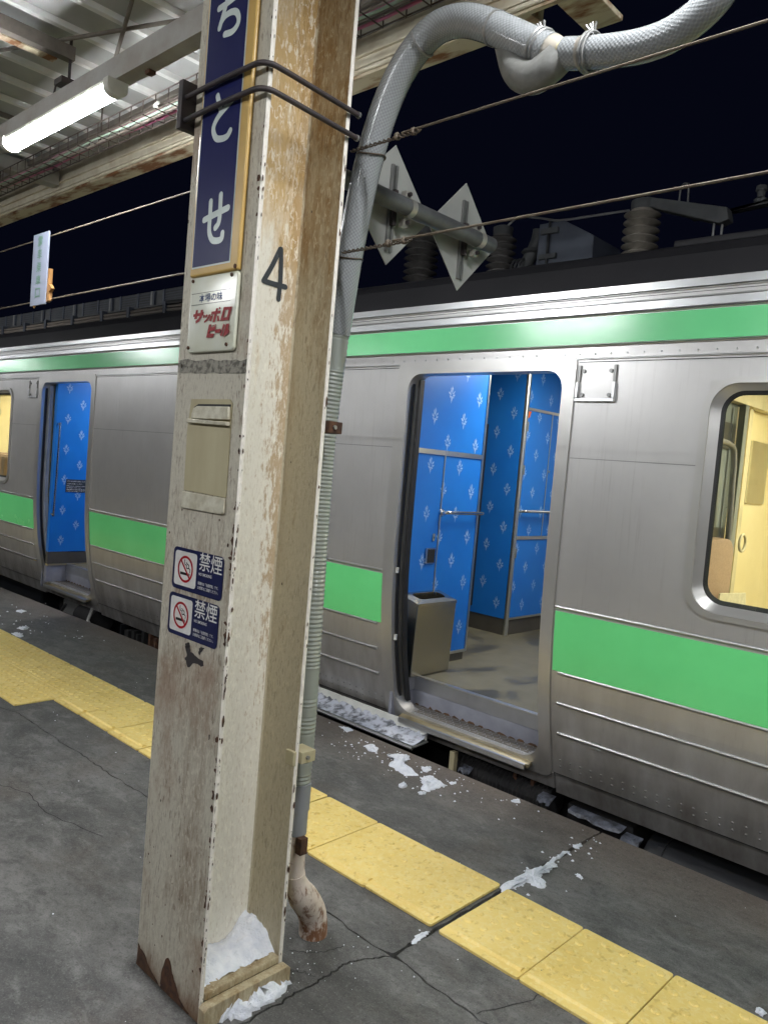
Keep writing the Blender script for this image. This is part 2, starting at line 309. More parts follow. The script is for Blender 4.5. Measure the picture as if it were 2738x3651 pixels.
M_['orange'] = simple('orange_sticker', srgb(240, 110, 40), None, 0.5)
M_['tape'] = simple('grimy_tape', srgb(150, 146, 134), srgb(98, 94, 86), 0.7, scale=60, lo=0.45, hi=0.58, bs=0.6)
M_['patch'] = simple('bare_dark_metal', (0.040, 0.034, 0.036, 1), None, 0.6)
M_['panel_paint'] = simple('beige_cover_panel', srgb(188, 180, 148), srgb(172, 160, 128), 0.6, scale=7, sv=(1, 1, 0.3), bs=0.15)
M_['old_white'] = simple('chipped_white_paint', srgb(214, 210, 192), srgb(180, 172, 150), 0.65, scale=30, bs=0.5)

# ------------------------------------------------------------------ mesh builders
class MB:
    def __init__(s): s.v = []; s.f = []; s.uv = None
    def poly(s, pts):
        n = len(s.v); s.v += [tuple(p) for p in pts]; s.f.append(tuple(range(n, n + len(pts)))); return s
    def box(s, x0, y0, z0, x1, y1, z1, ch=0.0):
        if x1 < x0: x0, x1 = x1, x0
        if y1 < y0: y0, y1 = y1, y0
        if z1 < z0: z0, z1 = z1, z0
        n = len(s.v)
        s.v += [(x0, y0, z0), (x1, y0, z0), (x1, y1, z0), (x0, y1, z0), (x0, y0, z1), (x1, y0, z1), (x1, y1, z1), (x0, y1, z1)]
        s.f += [tuple(n + i for i in q) for q in ((0, 3, 2, 1), (4, 5, 6, 7), (0, 1, 5, 4), (1, 2, 6, 5), (2, 3, 7, 6), (3, 0, 4, 7))]
        return s
    def prism(s, pts2, axis, a, b):
        """pts2 in the two other axes (in xyz order), extruded along axis from a to b"""
        def P(u, v, t): return {0: (t, u, v), 1: (u, t, v), 2: (u, v, t)}[axis]
        n = len(s.v); k = len(pts2)
        s.v += [P(u, v, a) for u, v in pts2] + [P(u, v, b) for u, v in pts2]
        s.f.append(tuple(range(n, n + k))[::-1]); s.f.append(tuple(range(n + k, n + 2 * k)))
        for i in range(k): j = (i + 1) % k; s.f.append((n + i, n + j, n + k + j, n + k + i))
        return s
    def tube(s, path, r, n=12, caps=True, closed=False):
        P = [Vector(p) for p in path]; k = len(P); rr = r if isinstance(r, (list, tuple)) else [r] * k
        base = len(s.v); up = None; uvs = []; dist = 0.0; dl = [0.0]
        for i in range(1, k): dist += (P[i] - P[i - 1]).length; dl.append(dist)
        for i in range(k):
            if closed: t = P[(i + 1) % k] - P[i - 1]
            else: t = P[min(i + 1, k - 1)] - P[max(i - 1, 0)]
            t = t.normalized()
            if up is None: up = t.orthogonal().normalized()
            up = (up - t * up.dot(t))
            up = up.normalized() if up.length > 1e-6 else t.orthogonal().normalized()
            sd = t.cross(up)
            for j in range(n):
                a = 2 * math.pi * j / n
                s.v.append(tuple(P[i] + (up * math.cos(a) + sd * math.sin(a)) * rr[i]))
                uvs.append((j / n, dl[i]))
        for i in range(k if closed else k - 1):
            for j in range(n):
                a = base + i * n + j; b = base + i * n + (j + 1) % n; i2 = (i + 1) % k
                s.f.append((a, b, base + i2 * n + (j + 1) % n, base + i2 * n + j))
        if caps and not closed:
            s.f.append(tuple(base + j for j in range(n))[::-1]); s.f.append(tuple(base + (k - 1) * n + j for j in range(n)))
        s.tn = n; return s
    def lathe(s, prof, c, n=20):
        """profile (r,z) round a vertical axis at c"""
        b = len(s.v)
        for r, z in prof:
            for j in range(n):
                a = 2 * math.pi * j / n; s.v.append((c[0] + r * math.cos(a), c[1] + r * math.sin(a), c[2] + z))
        for i in range(len(prof) - 1):
            for j in range(n):
                s.f.append((b + i * n + j, b + i * n + (j + 1) % n, b + (i + 1) * n + (j + 1) % n, b + (i + 1) * n + j))
        s.f.append(tuple(b + j for j in range(n))[::-1]); s.f.append(tuple(b + (len(prof) - 1) * n + j for j in range(n)))
        return s

def origin(o):
    return Vector(o.location)
def link(name, me, mat, parent):
    o = bpy.data.objects.new(name, me); COL.objects.link(o)
    if mat is not None and not me.materials: me.materials.append(mat if not isinstance(mat, str) else M_[mat])
    if parent is not None:
        o.parent = parent
        o.matrix_parent_inverse = Matrix.Translation(-origin(parent))
    return o
def obj(name, mb, mat, parent=None, bevel=0.0, smooth=False, seg=2, angle=40, uv=False):
    me = bpy.data.meshes.new(name); me.from_pydata(mb.v, [], mb.f); me.validate(); 
    if uv:
        lay = me.uv_layers.new(name='UVMap'); n = mb.tn
        for p in me.polygons:
            js = [(me.loops[l].vertex_index % n) for l in p.loop_indices]; wrap = max(js) - min(js) > 1
            for l in p.loop_indices:
                vi = me.loops[l].vertex_index; j = vi % n; i = vi // n
                u = (j / n) + (1.0 if (wrap and j == 0) else 0); lay.data[l].uv = (u, mb.uvd[i] if i < len(mb.uvd) else 0)
    bm = bmesh.new(); bm.from_mesh(me)
    if not uv: bmesh.ops.recalc_face_normals(bm, faces=bm.faces)
    if bevel:
        bmesh.ops.bevel(bm, geom=[e for e in bm.edges if e.is_manifold and e.calc_face_angle(0) > 0.5], offset=bevel, segments=seg, affect='EDGES', profile=0.6)
    bm.to_mesh(me); bm.free()
    if smooth:
        for p in me.polygons: p.use_smooth = True
        try: me.set_sharp_from_angle(angle=math.radians(angle))
        except Exception: pass
    return link(name, me, mat, parent)
def thing(name, label, cat, loc=(0, 0, 0), group=None, kind=None):
    o = bpy.data.objects.new(name, None); COL.objects.link(o); o.location = loc; o.empty_display_size = 0.1
    if label: o['label'] = label
    if cat: o['category'] = cat
    if group: o['group'] = group
    if kind: o['kind'] = kind
    return o
def tag(o, label=None, cat=None, group=None, kind=None):
    if label: o['label'] = label
    if cat: o['category'] = cat
    if group: o['group'] = group
    if kind: o['kind'] = kind
    return o
def copy_tree(o, parent=None):
    c = o.copy(); COL.objects.link(c)
    if parent is not None:
        inv = o.matrix_parent_inverse.copy(); c.parent = parent; c.matrix_parent_inverse = inv
    for ch in list(o.children): copy_tree(ch, c)
    return c
def smooth_path(pts, n=6):
    P = [Vector(p) for p in pts]; out = []
    for i in range(len(P) - 1):
        p0 = P[max(i - 1, 0)]; p1 = P[i]; p2 = P[i + 1]; p3 = P[min(i + 2, len(P) - 1)]
        for k in range(n):
            t = k / n
            out.append(0.5 * ((2 * p1) + (-p0 + p2) * t + (2 * p0 - 5 * p1 + 4 * p2 - p3) * t * t + (-p0 + 3 * p1 - 3 * p2 + p3) * t ** 3))
    out.append(P[-1]); return out
def ribbon2(pts, width, to3, cap=True):
    """flat brush stroke with round caps, pts 2D -> to3 places in the plane"""
    P = smooth_path([(a, b, 0) for a, b in pts], 6); h = width / 2; Lf = []; Rt = []
    for i, p in enumerate(P):
        t = (P[min(i + 1, len(P) - 1)] - P[max(i - 1, 0)]).normalized(); nn = Vector((-t.y, t.x, 0))
        Lf.append(p + nn * h); Rt.append(p - nn * h)
    mb = MB()
    for i in range(len(P) - 1): mb.poly([to3(q.x, q.y) for q in (Lf[i], Lf[i + 1], Rt[i + 1], Rt[i])])
    for c, t in ((P[0], (P[0] - P[1])), (P[-1], (P[-1] - P[-2]))):
        t = t.normalized(); a0 = math.atan2(t.y, t.x)
        mb.poly([to3(c.x + h * math.cos(a0 + a), c.y + h * math.sin(a0 + a)) for a in [(-90 + 22.5 * k) * math.pi / 180 for k in range(9)]])
    return mb
def text_mesh(body, to3, x, z, w, h, bold=0.0, mirror=False, vertical=False):
    """text outline fitted into a w x h box whose lower left corner is x,z; to3(u,v) places it"""
    c = bpy.data.curves.new("t", 'FONT'); c.body = body; c.resolution_u = 3; c.offset = bold; c.fill_mode = 'BOTH'
    o = bpy.data.objects.new("t", c); COL.objects.link(o); bpy.context.view_layer.update()
    me = bpy.data.meshes.new_from_object(o.evaluated_get(bpy.context.evaluated_depsgraph_get()))
    bpy.data.objects.remove(o); bpy.data.curves.remove(c)
    vs = [v.co.copy() for v in me.vertices]; fs = [tuple(p.vertices) for p in me.polygons]; bpy.data.meshes.remove(me)
    x0 = min(v.x for v in vs); x1 = max(v.x for v in vs); y0 = min(v.y for v in vs); y1 = max(v.y for v in vs)
    mb = MB()
    for v in vs:
        u = (v.x - x0) / max(x1 - x0, 1e-6); q = (v.y - y0) / max(y1 - y0, 1e-6)
        if mirror: u = 1 - u
        mb.v.append(to3(x + u * w, z + q * h))
    mb.f = fs; return mb
def rrect(x0, z0, x1, z1, r, n=6):
    pts = []
    for cx, cz, a0 in ((x1 - r, z1 - r, 0), (x0 + r, z1 - r, 90), (x0 + r, z0 + r, 180), (x1 - r, z0 + r, 270)):
        for k in range(n + 1):
            a = math.radians(a0 + 90 * k / n); pts.append((cx + r * math.cos(a), cz + r * math.sin(a)))
    return pts
def wobble(a, b, n, amp, seed=0):
    rnd = random.Random(seed); out = []
    for i in range(n + 1):
        t = i / n; out.append((a[0] + (b[0] - a[0]) * t + rnd.uniform(-amp, amp), a[1] + (b[1] - a[1]) * t + rnd.uniform(-amp, amp)))
    return out

# ================================================================== SETTING
plat = thing('platform', None, None, (0, 0, 0), kind='structure')
def edge_y(x):
    pts = [(-16, 2.74), (-9, 2.91), (-7.1, 2.962), (-5, 3.022), (-3, 3.042), (6, 3.046)]
    for (a, ya), (b, yb) in zip(pts, pts[1:]):
        if a <= x <= b: return ya + (yb - ya) * (x - a) / (b - a)
    return 3.046
c1 = [(-4.08, 1.700), (-3.835, 1.702), (-3.561, 1.700), (-3.356, 1.708), (-3.205, 1.707), (-3.076, 1.707), (-2.951, 1.713), (-2.6, 1.722), (-2.3, 1.73), (-2.05, 1.742), (-1.849, 1.751), (-1.747, 1.735), (-1.649, 1.737), (-1.584, 1.728), (-1.499, 1.735), (-1.429, 1.741), (-1.352, 1.736), (-1.284, 1.724), (-1.217, 1.724), (-1.15, 1.72), (-0.6, 1.725)]
rnd = random.Random(3)
fine = []
for (a, b) in zip(c1, c1[1:]):
    n = max(2, int((b[0] - a[0]) / 0.025))
    for k in range(n): t = k / n; fine.append((a[0] + (b[0] - a[0]) * t + rnd.uniform(-.003, .003), a[1] + (b[1] - a[1]) * t + rnd.uniform(-.0055, .0055)))
fine.append(c1[-1])
fine = [(-16, 1.70), (-5.2, 1.62), (-4.4, 1.62), (-4.2, 1.66)] + fine + [(6, 1.73)]
fine_up = [(x, y + 0.0035 + 0.0045 * abs(math.sin(x * 23)) ) for x, y in fine]
GX = -1.435
def slab(name, pts):
    return obj(name, MB().prism(pts, 2, -0.16, 0.0), 'asphalt', plat)
jl = wobble((GX - 0.006, 1.75), (GX - 0.005, 3.02), 50, 0.004, 5); jr = wobble((GX + 0.008, 1.75), (GX + 0.007, 3.02), 50, 0.004, 6)
lu = [p for p in fine_up if p[0] < GX - 0.012]; ru = [p for p in fine_up if p[0] > GX + 0.012]
slab('asphalt_slab', lu + jl + [(GX - 0.004, edge_y(GX))] + [(x, edge_y(x)) for x in (-3, -5, -7.1, -9, -16)])
slab('asphalt_slab', [(GX + 0.006, edge_y(GX))] + jr[::-1] + ru + [(6, edge_y(6))])
# the near side is split again by the crack that runs down from the joint
j3 = [(-1.434, 1.735), (-1.455, 1.70), (-1.478, 1.66), (-1.493, 1.62), (-1.494, 1.56), (-1.488, 1.50), (-1.492, 1.44), (-1.486, 1.36), (-1.49, 1.2), (-1.48, 0.9), (-1.49, 0.4), (-1.5, -6)]
j3f = []
for a, b in zip(j3, j3[1:]):
    n = 6 if b[1] > 0.3 else 1
    for k in range(n): t = k / n; j3f.append((a[0] + (b[0] - a[0]) * t + rnd.uniform(-.006, .006) * (n > 1), a[1] + (b[1] - a[1]) * t))
j3f.append(j3[-1])
slab('asphalt_slab', [p for p in fine if p[0] < -1.44] + [(x - 0.004, y) for x, y in j3f] + [(-16, -6)])
slab('asphalt_slab', [p for p in fine if p[0] > -1.43][::-1] + [(x + 0.003, y) for x, y in j3f] + [(6, -6)])
obj('slab_bed', MB().prism([(-16, -6), (6, -6), (6, 3.0)] + [(x, edge_y(x) - 0.03) for x in (-3, -5, -7.1, -9, -16)], 2, -0.30, -0.016), 'crack', plat)
obj('platform_wall', MB().prism([(-16, 2.4), (6, 2.4), (6, 3.02)] + [(x, edge_y(x) - 0.02) for x in (-3, -5, -7.1, -9, -16)], 2, -1.2, -0.302), 'slab_side', plat)
# hairline cracks
for k, pts in enumerate([[(-1.65, 1.52), (-1.60, 1.56), (-1.575, 1.60), (-1.56, 1.66)], [(-1.576, 1.463), (-1.540, 1.49), (-1.509, 1.503)],
                         [(-1.12, 1.73), (-1.05, 1.9), (-1.02, 2.1), (-0.98, 2.2)], [(-3.3, 1.28), (-3.1, 1.36), (-2.9, 1.34), (-2.6, 1.42)]]):
    q = []
    for a, b in zip(pts, pts[1:]): q += wobble(a, b, 6, 0.006, k)[:-1]
    q.append(pts[-1]); mb = MB()
    for a, b in zip(q, q[1:]):
        d = (Vector(b) - Vector(a)).normalized() * 0.0016; mb.poly([(a[0] - d.y, a[1] + d.x, .001), (b[0] - d.y, b[1] + d.x, .001), (b[0] + d.y, b[1] - d.x, .001), (a[0] + d.y, a[1] - d.x, .001)])
    obj('hairline_crack', mb, 'crack', plat)

# tactile tiles, one mesh for each of the two kinds
def dome(mb, cx, cy, r=0.0145, h=0.004):
    n = 10; b = len(mb.v)
    for rr, z in ((r, 0.0), (r * 0.82, h * 0.8), (r * 0.5, h), ):
        for j in range(n): a = 2 * math.pi * j / n; mb.v.append((cx + rr * math.cos(a), cy + rr * math.sin(a), 0.008 + z))
    for i in range(2):
        for j in range(n): mb.f.append((b + i * n + j, b + i * n + (j + 1) % n, b + (i + 1) * n + (j + 1) % n, b + (i + 1) * n + j))
    mb.f.append(tuple(b + 2 * n + j for j in range(n)))
def tile_mesh(line):
    mb = MB(); y0 = -0.392 if line else -0.2985
    mb.prism([(x, y) for x, y in rrect(0.0015, y0, 0.2985, 0.0, 0.010, 3)], 2, 0.0, 0.008)
    for i in range(5):
        for j in range(5): dome(mb, 0.031 + 0.0595 * i, -0.031 - 0.0595 * j)
    if line:
        mb.prism([(-0.362, 0.0081), (-0.354, 0.0145), (-0.342, 0.0145), (-0.334, 0.0081)], 0, 0.012, 0.288)
    me = bpy.data.meshes.new('tactile_tile'); me.from_pydata(mb.v, [], mb.f)
    bm = bmesh.new(); bm.from_mesh(me); bmesh.ops.recalc_face_normals(bm, faces=bm.faces); bm.to_mesh(me); bm.free()
    me.materials.append(M_['tile']); return me
TL, TP = tile_mesh(True), tile_mesh(False)
def put_tile(me, x, y, rot=0.0, dz=0.0):
    o = bpy.data.objects.new('tactile_tile', me); COL.objects.link(o); o.parent = plat; o.location = (x, y, dz); o.rotation_euler = (rnd.uniform(-.003, .003), rnd.uniform(-.004, .004), rot + rnd.uniform(-.003, .003))
yf = lambda x: 2.331 if x > -4 else 2.331 - 0.011 * (-4 - x)
xs = [-1.449 - 0.3 * k for k in range(1, 4)]; x = xs[-1]
while x - 0.3062 > -4.22: x -= 0.3062; xs.append(x)
for x in xs: put_tile(TL, x + rnd.uniform(-.001, .001), yf(x) + rnd.uniform(-.002, .002), dz=rnd.uniform(0, .0015))
for k in range(15): put_tile(TL, -1.421 + 0.3015 * k, 2.331 + rnd.uniform(-.002, .002), dz=rnd.uniform(0, .0015))
xe = min(xs) + 0.002
for k in range(1, 22):
    x = xe - 0.3062 * k
    put_tile(TP, x, yf(x), 0.011); put_tile(TP, x - 0.003, yf(x) - 0.301, 0.011)

# track bed, rails, far ground
tag(obj('track_bed', MB().box(-60, 2.6, -1.30, 40, 60, -1.08), 'ballast'), kind='structure')
for y, l in ((3.98, 'rail nearer the platform, deep in the shadow under the train'), (5.05, 'rail farther from the platform, hidden under the train')):
    tag(obj('rail', MB().prism([(y - .06, -1.08), (y + .06, -1.08), (y + .06, -1.07), (y + .01, -1.04), (y + .01, -.96), (y + .035, -.95), (y + .035, -.92), (y - .035, -.92), (y - .035, -.95), (y - .01, -.96), (y - .01, -1.04), (y - .06, -1.07)], 0, -60, 40), 'iron'), l, 'rail')

# ================================================================== TRAIN
PROF = [(-0.25, 3.36), (-0.05, 3.300), (0.1, 3.253), (0.2, 3.227), (0.33, 3.195), (0.46, 3.169), (0.58, 3.153), (0.72, 3.138), (0.87, 3.128), (1.05, 3.122), (1.3, 3.120), (2.31, 3.120), (2.4, 3.125)]
def py(z):
    if z <= PROF[0][0]: return PROF[0][1]
    for (a, ya), (b, yb) in zip(PROF, PROF[1:]):
        if z <= b: return ya + (yb - ya) * (z - a) / (b - a)
    return PROF[-1][1]
def zsteps(z0, z1, st=0.06):
    n = max(1, int(math.ceil((z1 - z0) / st))); return [z0 + (z1 - z0) * i / n for i in range(n + 1)]
class Side:
    """builds onto the car side; dy shifts the whole car"""
    def __init__(s, dy): s.dy = dy
    def y(s, z, off=0.0): return py(z) + s.dy - off
    def sheet(s, mb, x0, x1, z0, z1, off=0.0, thick=0.0):
        zz = zsteps(z0, z1)
        for a, b in zip(zz, zz[1:]):
            mb.poly([(x0, s.y(a, off), a), (x1, s.y(a, off), a), (x1, s.y(b, off), b), (x0, s.y(b, off), b)])
        if thick:
            for z, d in ((z0, 0), (z1, 0)): mb.poly([(x0, s.y(z, off), z), (x1, s.y(z, off), z), (x1, s.y(z, off - thick), z), (x0, s.y(z, off - thick), z)])
            for x in (x0, x1):
                for a, b in zip(zz, zz[1:]): mb.poly([(x, s.y(a, off), a), (x, s.y(b, off), b), (x, s.y(b, off - thick), b), (x, s.y(a, off - thick), a)])
        return mb
    def bead(s, mb, x0, x1, z, h, d):
        """half round moulding"""
        pr = []
        for k in range(7):
            a = math.pi * (k / 6); pr.append((s.y(z + h / 2 * -math.cos(a)) - d * math.sin(a) - 0.0002, z + h / 2 * -math.cos(a)))
        mb.prism(pr, 0, x0, x1); return mb
    def ring(s, outer, inner, proud, lip, back=None):
        """frame between two loops of (x,z), with an outer step and an inner return"""
        mb = MB(); n = len(outer)
        def dens(l): return l
        b = len(mb.v)
        rows = ([(back, -0.001)] if back else []) + [(outer, -0.002), (outer, proud), (inner, proud), (inner, -lip)]
        for pts, off in rows:
            for x, z in pts: mb.v.append((x, s.y(z, off) if off > -0.01 else s.y(z, 0) + lip, z))
        for r in range(len(rows) - 1):
            for i in range(n): j = (i + 1) % n; mb.f.append((b + r * n + i, b + r * n + j, b + (r + 1) * n + j, b + (r + 1) * n + i))
        return mb
def loop(x0, z0, x1, z1, r, rb=None, nc=8, ns=24):
    """closed loop with straight sides subdivided so that it follows the curved side"""
    rb = rb or r; pts = []
    def arc(cx, cz, rr, a0): return [(cx + rr * math.cos(math.radians(a0 + 90 * k / nc)), cz + rr * math.sin(math.radians(a0 + 90 * k / nc))) for k in range(nc + 1)]
    def seg(p, q): return [(p[0] + (q[0] - p[0]) * k / ns, p[1] + (q[1] - p[1]) * k / ns) for k in range(1, ns)]
    A = [arc(x1 - r, z1 - r, r, 0), arc(x0 + r, z1 - r, r, 90), arc(x0 + rb, z0 + rb, rb, 180), arc(x1 - rb, z0 + rb, rb, 270)]
    for i in range(4):
        pts += A[i]; pts += seg(A[i][-1], A[(i + 1) % 4][0])
    return pts

MOTIF = [[(-.001, .040), (.006, .030), (.005, .014), (.001, .004), (-.004, .016)], [(-.006, .034), (-.004, .018), (-.002, .004), (-.009, .014), (-.010, .026)],
         [(-.022, .010), (-.014, .013), (-.004, .004), (-.006, -.004), (-.015, .000)], [(-.017, -.004), (-.006, -.005), (-.002, -.012), (-.009, -.016)],
         [(.018, .020), (.019, .012), (.008, .002), (.003, .004), (.010, .013)], [(.022, .002), (.018, -.006), (.008, -.006), (.004, -.001), (.013, .003)], [(.016, -.011), (.010, -.017), (.003, -.010), (.008, -.007)],
         [(-.006, -.008), (.006, -.007), (.004, -.024), (-.001, -.040), (-.004, -.024)]]
def motifs(parent, plane, u0, u1, z0, z1, uo, zo, eps, holes=()):
    """leaf print in a staggered lattice on a wall; plane('x',val) or ('y',val)"""
    mb = MB(); ax, val = plane; k = -40
    for i in range(-40, 40):
        for j in range(-20, 20):
            u = uo + 0.1375 * i; z = zo + 0.2835 * j + (0.14175 if i % 2 else 0)
            if not (u0 + .012 < u < u1 - .012 and z0 + 0.04 < z < z1 - 0.02): continue
            if any(a < u < b and c < z < d for a, b, c, d in holes): continue
            rr = random.Random(i * 97 + j)
            for P in MOTIF:
                q = [(u + 1.4 * a * rr.uniform(.92, 1.08), z + 1.3 * b) for a, b in P]
                mb.poly([(val + eps, a, b) if ax == 'x' else (a, val + eps, b) for a, b in q])
    if mb.f:
        o = obj('leaf_print', mb, 'motif', parent); o['kind'] = 'stuff'

def build_car(side, cx0, cx1, doors, windows, label, face_right):
    """cx0..cx1 body extent; doors (x0,x1); windows (x0,x1)"""
    S = side; car = thing('train_car', label, 'train car', ((cx0 + cx1) / 2, 4.57 + S.dy, -1.1))
    zb, zt = 0.085, 2.31
    # body shell cut round the openings
    LEAF = 0.85 if face_right else 0.60
    cuts = sorted([(a - 0.03, b + 0.03, 0.0, 1.98) for a, b in doors] + [(a + 0.02, b - 0.02, 0.99, 1.90) for a, b in windows])
    body = MB(); x = cx0
    for a, b, z0, z1 in cuts:
        if a > x: S.sheet(body, x, a, zb, zt)
        if z0 > zb: S.sheet(body, a, b, zb, z0)
        S.sheet(body, a, b, z1, zt); x = b
    S.sheet(body, x, cx1, zb, zt)
    obj('body_side', body, 'steel', car, smooth=True)
    for x in (cx0, cx1):                                            # end walls
        e = MB(); zz = zsteps(-0.05, 2.40)
        e.poly([(x, S.y(z), z) for z in zz] + [(x, 5.9 + S.dy, 2.40), (x, 5.9 + S.dy, -0.05)]); obj('end_wall', e, 'steel', car)
    # skirt below the seam
    sk = MB(); segs = []; x = cx0
    for a, b in doors: segs.append((x, a - 0.08)); segs.append((a - .08, b + .07)); x = b + 0.07
    segs.append((x, cx1))
    for i, (a, b) in enumerate(segs):
        isd = i % 2 == 1
        if b > a: S.sheet(sk, a + .002, b - .002, (-0.02 if not isd else 0.0), 0.083, -0.006 if not isd else 0.0, 0.02)
    obj('skirt', sk, 'steel', car, smooth=True)
    zones = []; x = cx0
    for a, b in doors: zones.append((x, a - 0.078)); x = b + 0.066
    zones.append((x, cx1))
    for a, b in zones:                                              # low green band and beads, broken by the doors
        if b - a < 0.2: continue
        a2, b2 = a + 0.004, b - 0.004
        obj('green_band', S.sheet(MB(), a2, b2, 0.592, 0.868, 0.0025, 0.003), 'green', car, smooth=True)
        for z, h, d in ((0.886, .016, .006), (0.585, .016, .008), (0.440, .016, .009), (0.293, .017, .010)):
            o = obj('body_bead', S.bead(MB(), a2 + (0.03 if z < .8 else 0), b2 - (0.03 if z < .8 else 0), z, h, d), 'bright', car, smooth=True)
        xs_ = [a2] + [v for w0, w1 in windows for v in (w0 - .002, w1 + .002) if a2 < v < b2] + [b2]
        for q in range(0, len(xs_) - 1, 2):
            g = MB(); S.sheet(g, xs_[q], xs_[q + 1], 1.560, 1.563, 0.0012); obj('panel_seam', g, 'galv', car)
        g = MB(); S.sheet(g, a2, b2, 1.985, 1.9885, 0.002); obj('panel_seam', g, 'rubber', car)
        g = MB(); S.sheet(g, a2, b2, 0.0835, 0.0875, 0.0015); obj('panel_seam', g, 'rubber', car)
    obj('upper_green_band', S.sheet(MB(), cx0, cx1, 2.066, 2.182, 0.0035, 0.004), 'green_up', car)
    for z, h, d in ((2.058, .012, .010), (2.000, .009, .005), (2.190, .010, .008), (2.236, .008, .005), (2.268, .010, .006)):
        obj('upper_moulding', S.bead(MB(), cx0, cx1, z, h, d), 'bright', car, smooth=True)
    obj('upper_panel', S.sheet(MB(), cx0, cx1, 2.274, 2.306, 0.012, 0.013), 'bright', car)
    obj('upper_panel', S.sheet(MB(), cx0, cx1, 2.199, 2.230, 0.006, 0.007), 'bright', car)
    g = MB()
    for z in (2.2535, 2.1945, 2.0515): S.sheet(g, cx0, cx1, z, z + .0025, 0.0009)
    obj('shadow_gap', g, 'rubber', car)
    # rivets: one small dome each, joined
    rv = MB(); xx = cx0 + 0.05
    def rivet(x, z, r=.0045, d=.003):
        b = len(rv.v); y = S.y(z, .0005)
        for j in range(6): a = math.pi / 3 * j; rv.v.append((x + r * math.cos(a), y, z + r * math.sin(a)))
        rv.v.append((x, y - d, z)); rv.f.extend([(b + j, b + (j + 1) % 6, b + 6) for j in range(6)])
    while xx < cx1:
        rivet(xx, 2.022); rivet(xx + .03, 2.212, .003, .008)
        xx += 0.075
    for a, b in doors:
        for z in [0.3 + 0.11 * k for k in range(16)]: rivet(b + .035, z, .0035, .006); rivet(a - .04, z, .003, .004)
    o = obj('rivet_rows', rv, 'bright', car); o['kind'] = 'stuff'
    rv = MB(); xx = cx0 + 0.05
    while xx < cx1:
        if not any(a - .1 < xx < b + .1 for a, b in doors): rivet(xx, 0.160, .006, .002); rivet(xx, 0.128, .006, .002)
        xx += 0.052
    o = obj('rivet_rows', rv, 'galv', car); o['kind'] = 'stuff'
    # roof: dark shoulder and crown
    rp = [(3.118, 2.306), (3.125, 2.315), (3.150, 2.37), (3.175, 2.425), (3.24, 2.478), (3.40, 2.535), (3.8, 2.63), (4.57, 2.70), (5.4, 2.62), (5.9, 2.40)]
    r = MB(); base = 0
    for (a, za), (b, zb2) in zip(rp, rp[1:]): r.poly([(cx0, a + S.dy, za), (cx1, a + S.dy, za), (cx1, b + S.dy, zb2), (cx0, b + S.dy, zb2)])
    obj('roof', r, 'roof', car, smooth=True, angle=20)
    # floor pan and far side close the box
    fp = MB().box(cx0, 3.42 + S.dy, 0.20, cx1, 5.9 + S.dy, 0.277); obj('floor_pan', fp, 'floor', car)
    obj('far_side', MB().box(cx0, 5.9 + S.dy, -0.1, cx1, 5.94 + S.dy, 2.40), 'steel', car)
    # doors
    for k, (a, b) in enumerate(doors):
        out = loop(a - 0.076, 0.052, b + 0.063, 2.012, 0.030, 0.05); inn = loop(a, 0.118, b, 1.953, 0.085, 0.115)
        obj('door_frame', S.ring(out, inn, 0.009, 0.085), 'steel_frame', car, smooth=True, angle=50)
        # pocket door leaf, its edge and black seal show at the left side of the opening
        lf = MB(); zz = zsteps(0.16, 1.93)
        def slabx(mb, x0, x1, o0, o1):
            for p, q in zip(zz, zz[1:]):
                for off in (o0, o1): mb.poly([(x0, S.y(p) + off, p), (x1, S.y(p) + off, p), (x1, S.y(q) + off, q), (x0, S.y(q) + off, q)])
                for x in (x0, x1): mb.poly([(x, S.y(p) + o0, p), (x, S.y(p) + o1, p), (x, S.y(q) + o1, q), (x, S.y(q) + o0, q)])
            return mb
        d = obj('sliding_door', slabx(MB(), a - LEAF, a + 0.010, 0.050, 0.085), 'steel' if face_right else 'white_leaf', car)
        obj('door_edge', slabx(MB(), a + 0.0105, a + 0.019, 0.046, 0.089), 'bright' if face_right else 'white_leaf', d, smooth=True)
        obj('edge_seal', slabx(MB(), a + 0.0195, a + 0.036, 0.052, 0.083), 'rubber' if face_right else 'white_leaf', d, smooth=True)
        obj('door_seal', slabx(MB(), a + 0.001, a + 0.009, 0.02, 0.040), 'rubber', car)
        for z in ((0.90, 0.53) if face_right else ()):
            obj('door_stud', MB().tube([(a + .012, S.y(z) + .012, z - .015), (a + .012, S.y(z) + .012, z + .015)], .009, 10), 'white_pl', car, smooth=True)
        # step well
        X0, X1 = a - .01, b + 0.03; D = S.dy
        st = MB().box(a - .02, 3.2785 + D, 0.060, X1, 3.392 + D, 0.120); t = obj('step_tread', st, 'tread', car)
        ck = MB()
        for i in range(int((X1 - X0) / 0.026)):
            for j in range(4):
                cx, cy = X0 + .015 + i * .026, 3.294 + D + j * .026; s1 = 1 if (i + j) % 2 else -1
                ck.poly([(cx - .008, cy - .008 * s1, .1215), (cx - .004, cy - .010 * s1, .1235), (cx + .008, cy + .008 * s1, .1215), (cx + .004, cy + .010 * s1, .1225)])
        o = obj('chequer_bars', ck, 'alu', t); o['kind'] = 'stuff'
        sl = MB(); 
        sl.prism([(3.266 + D, 0.110), (3.214 + D, 0.092), (3.214 + D, 0.074), (3.266 + D, 0.086)], 0, a + 0.045, b - 0.045)
        s_ = obj('door_sill', sl, 'sill', car, bevel=0.003)
        obj('sill_nosing', MB().prism([(3.2135 + D, 0.0945), (3.203 + D, 0.090), (3.201 + D, 0.064), (3.2135 + D, 0.062)], 0, a + 0.055, b - 0.060), 'bright', s_, bevel=0.003)
        obj('sill_rail', MB().box(a + .05, 3.2665 + D, 0.1055, b - .02, 3.278 + D, 0.122), 'bright', s_, bevel=.002)
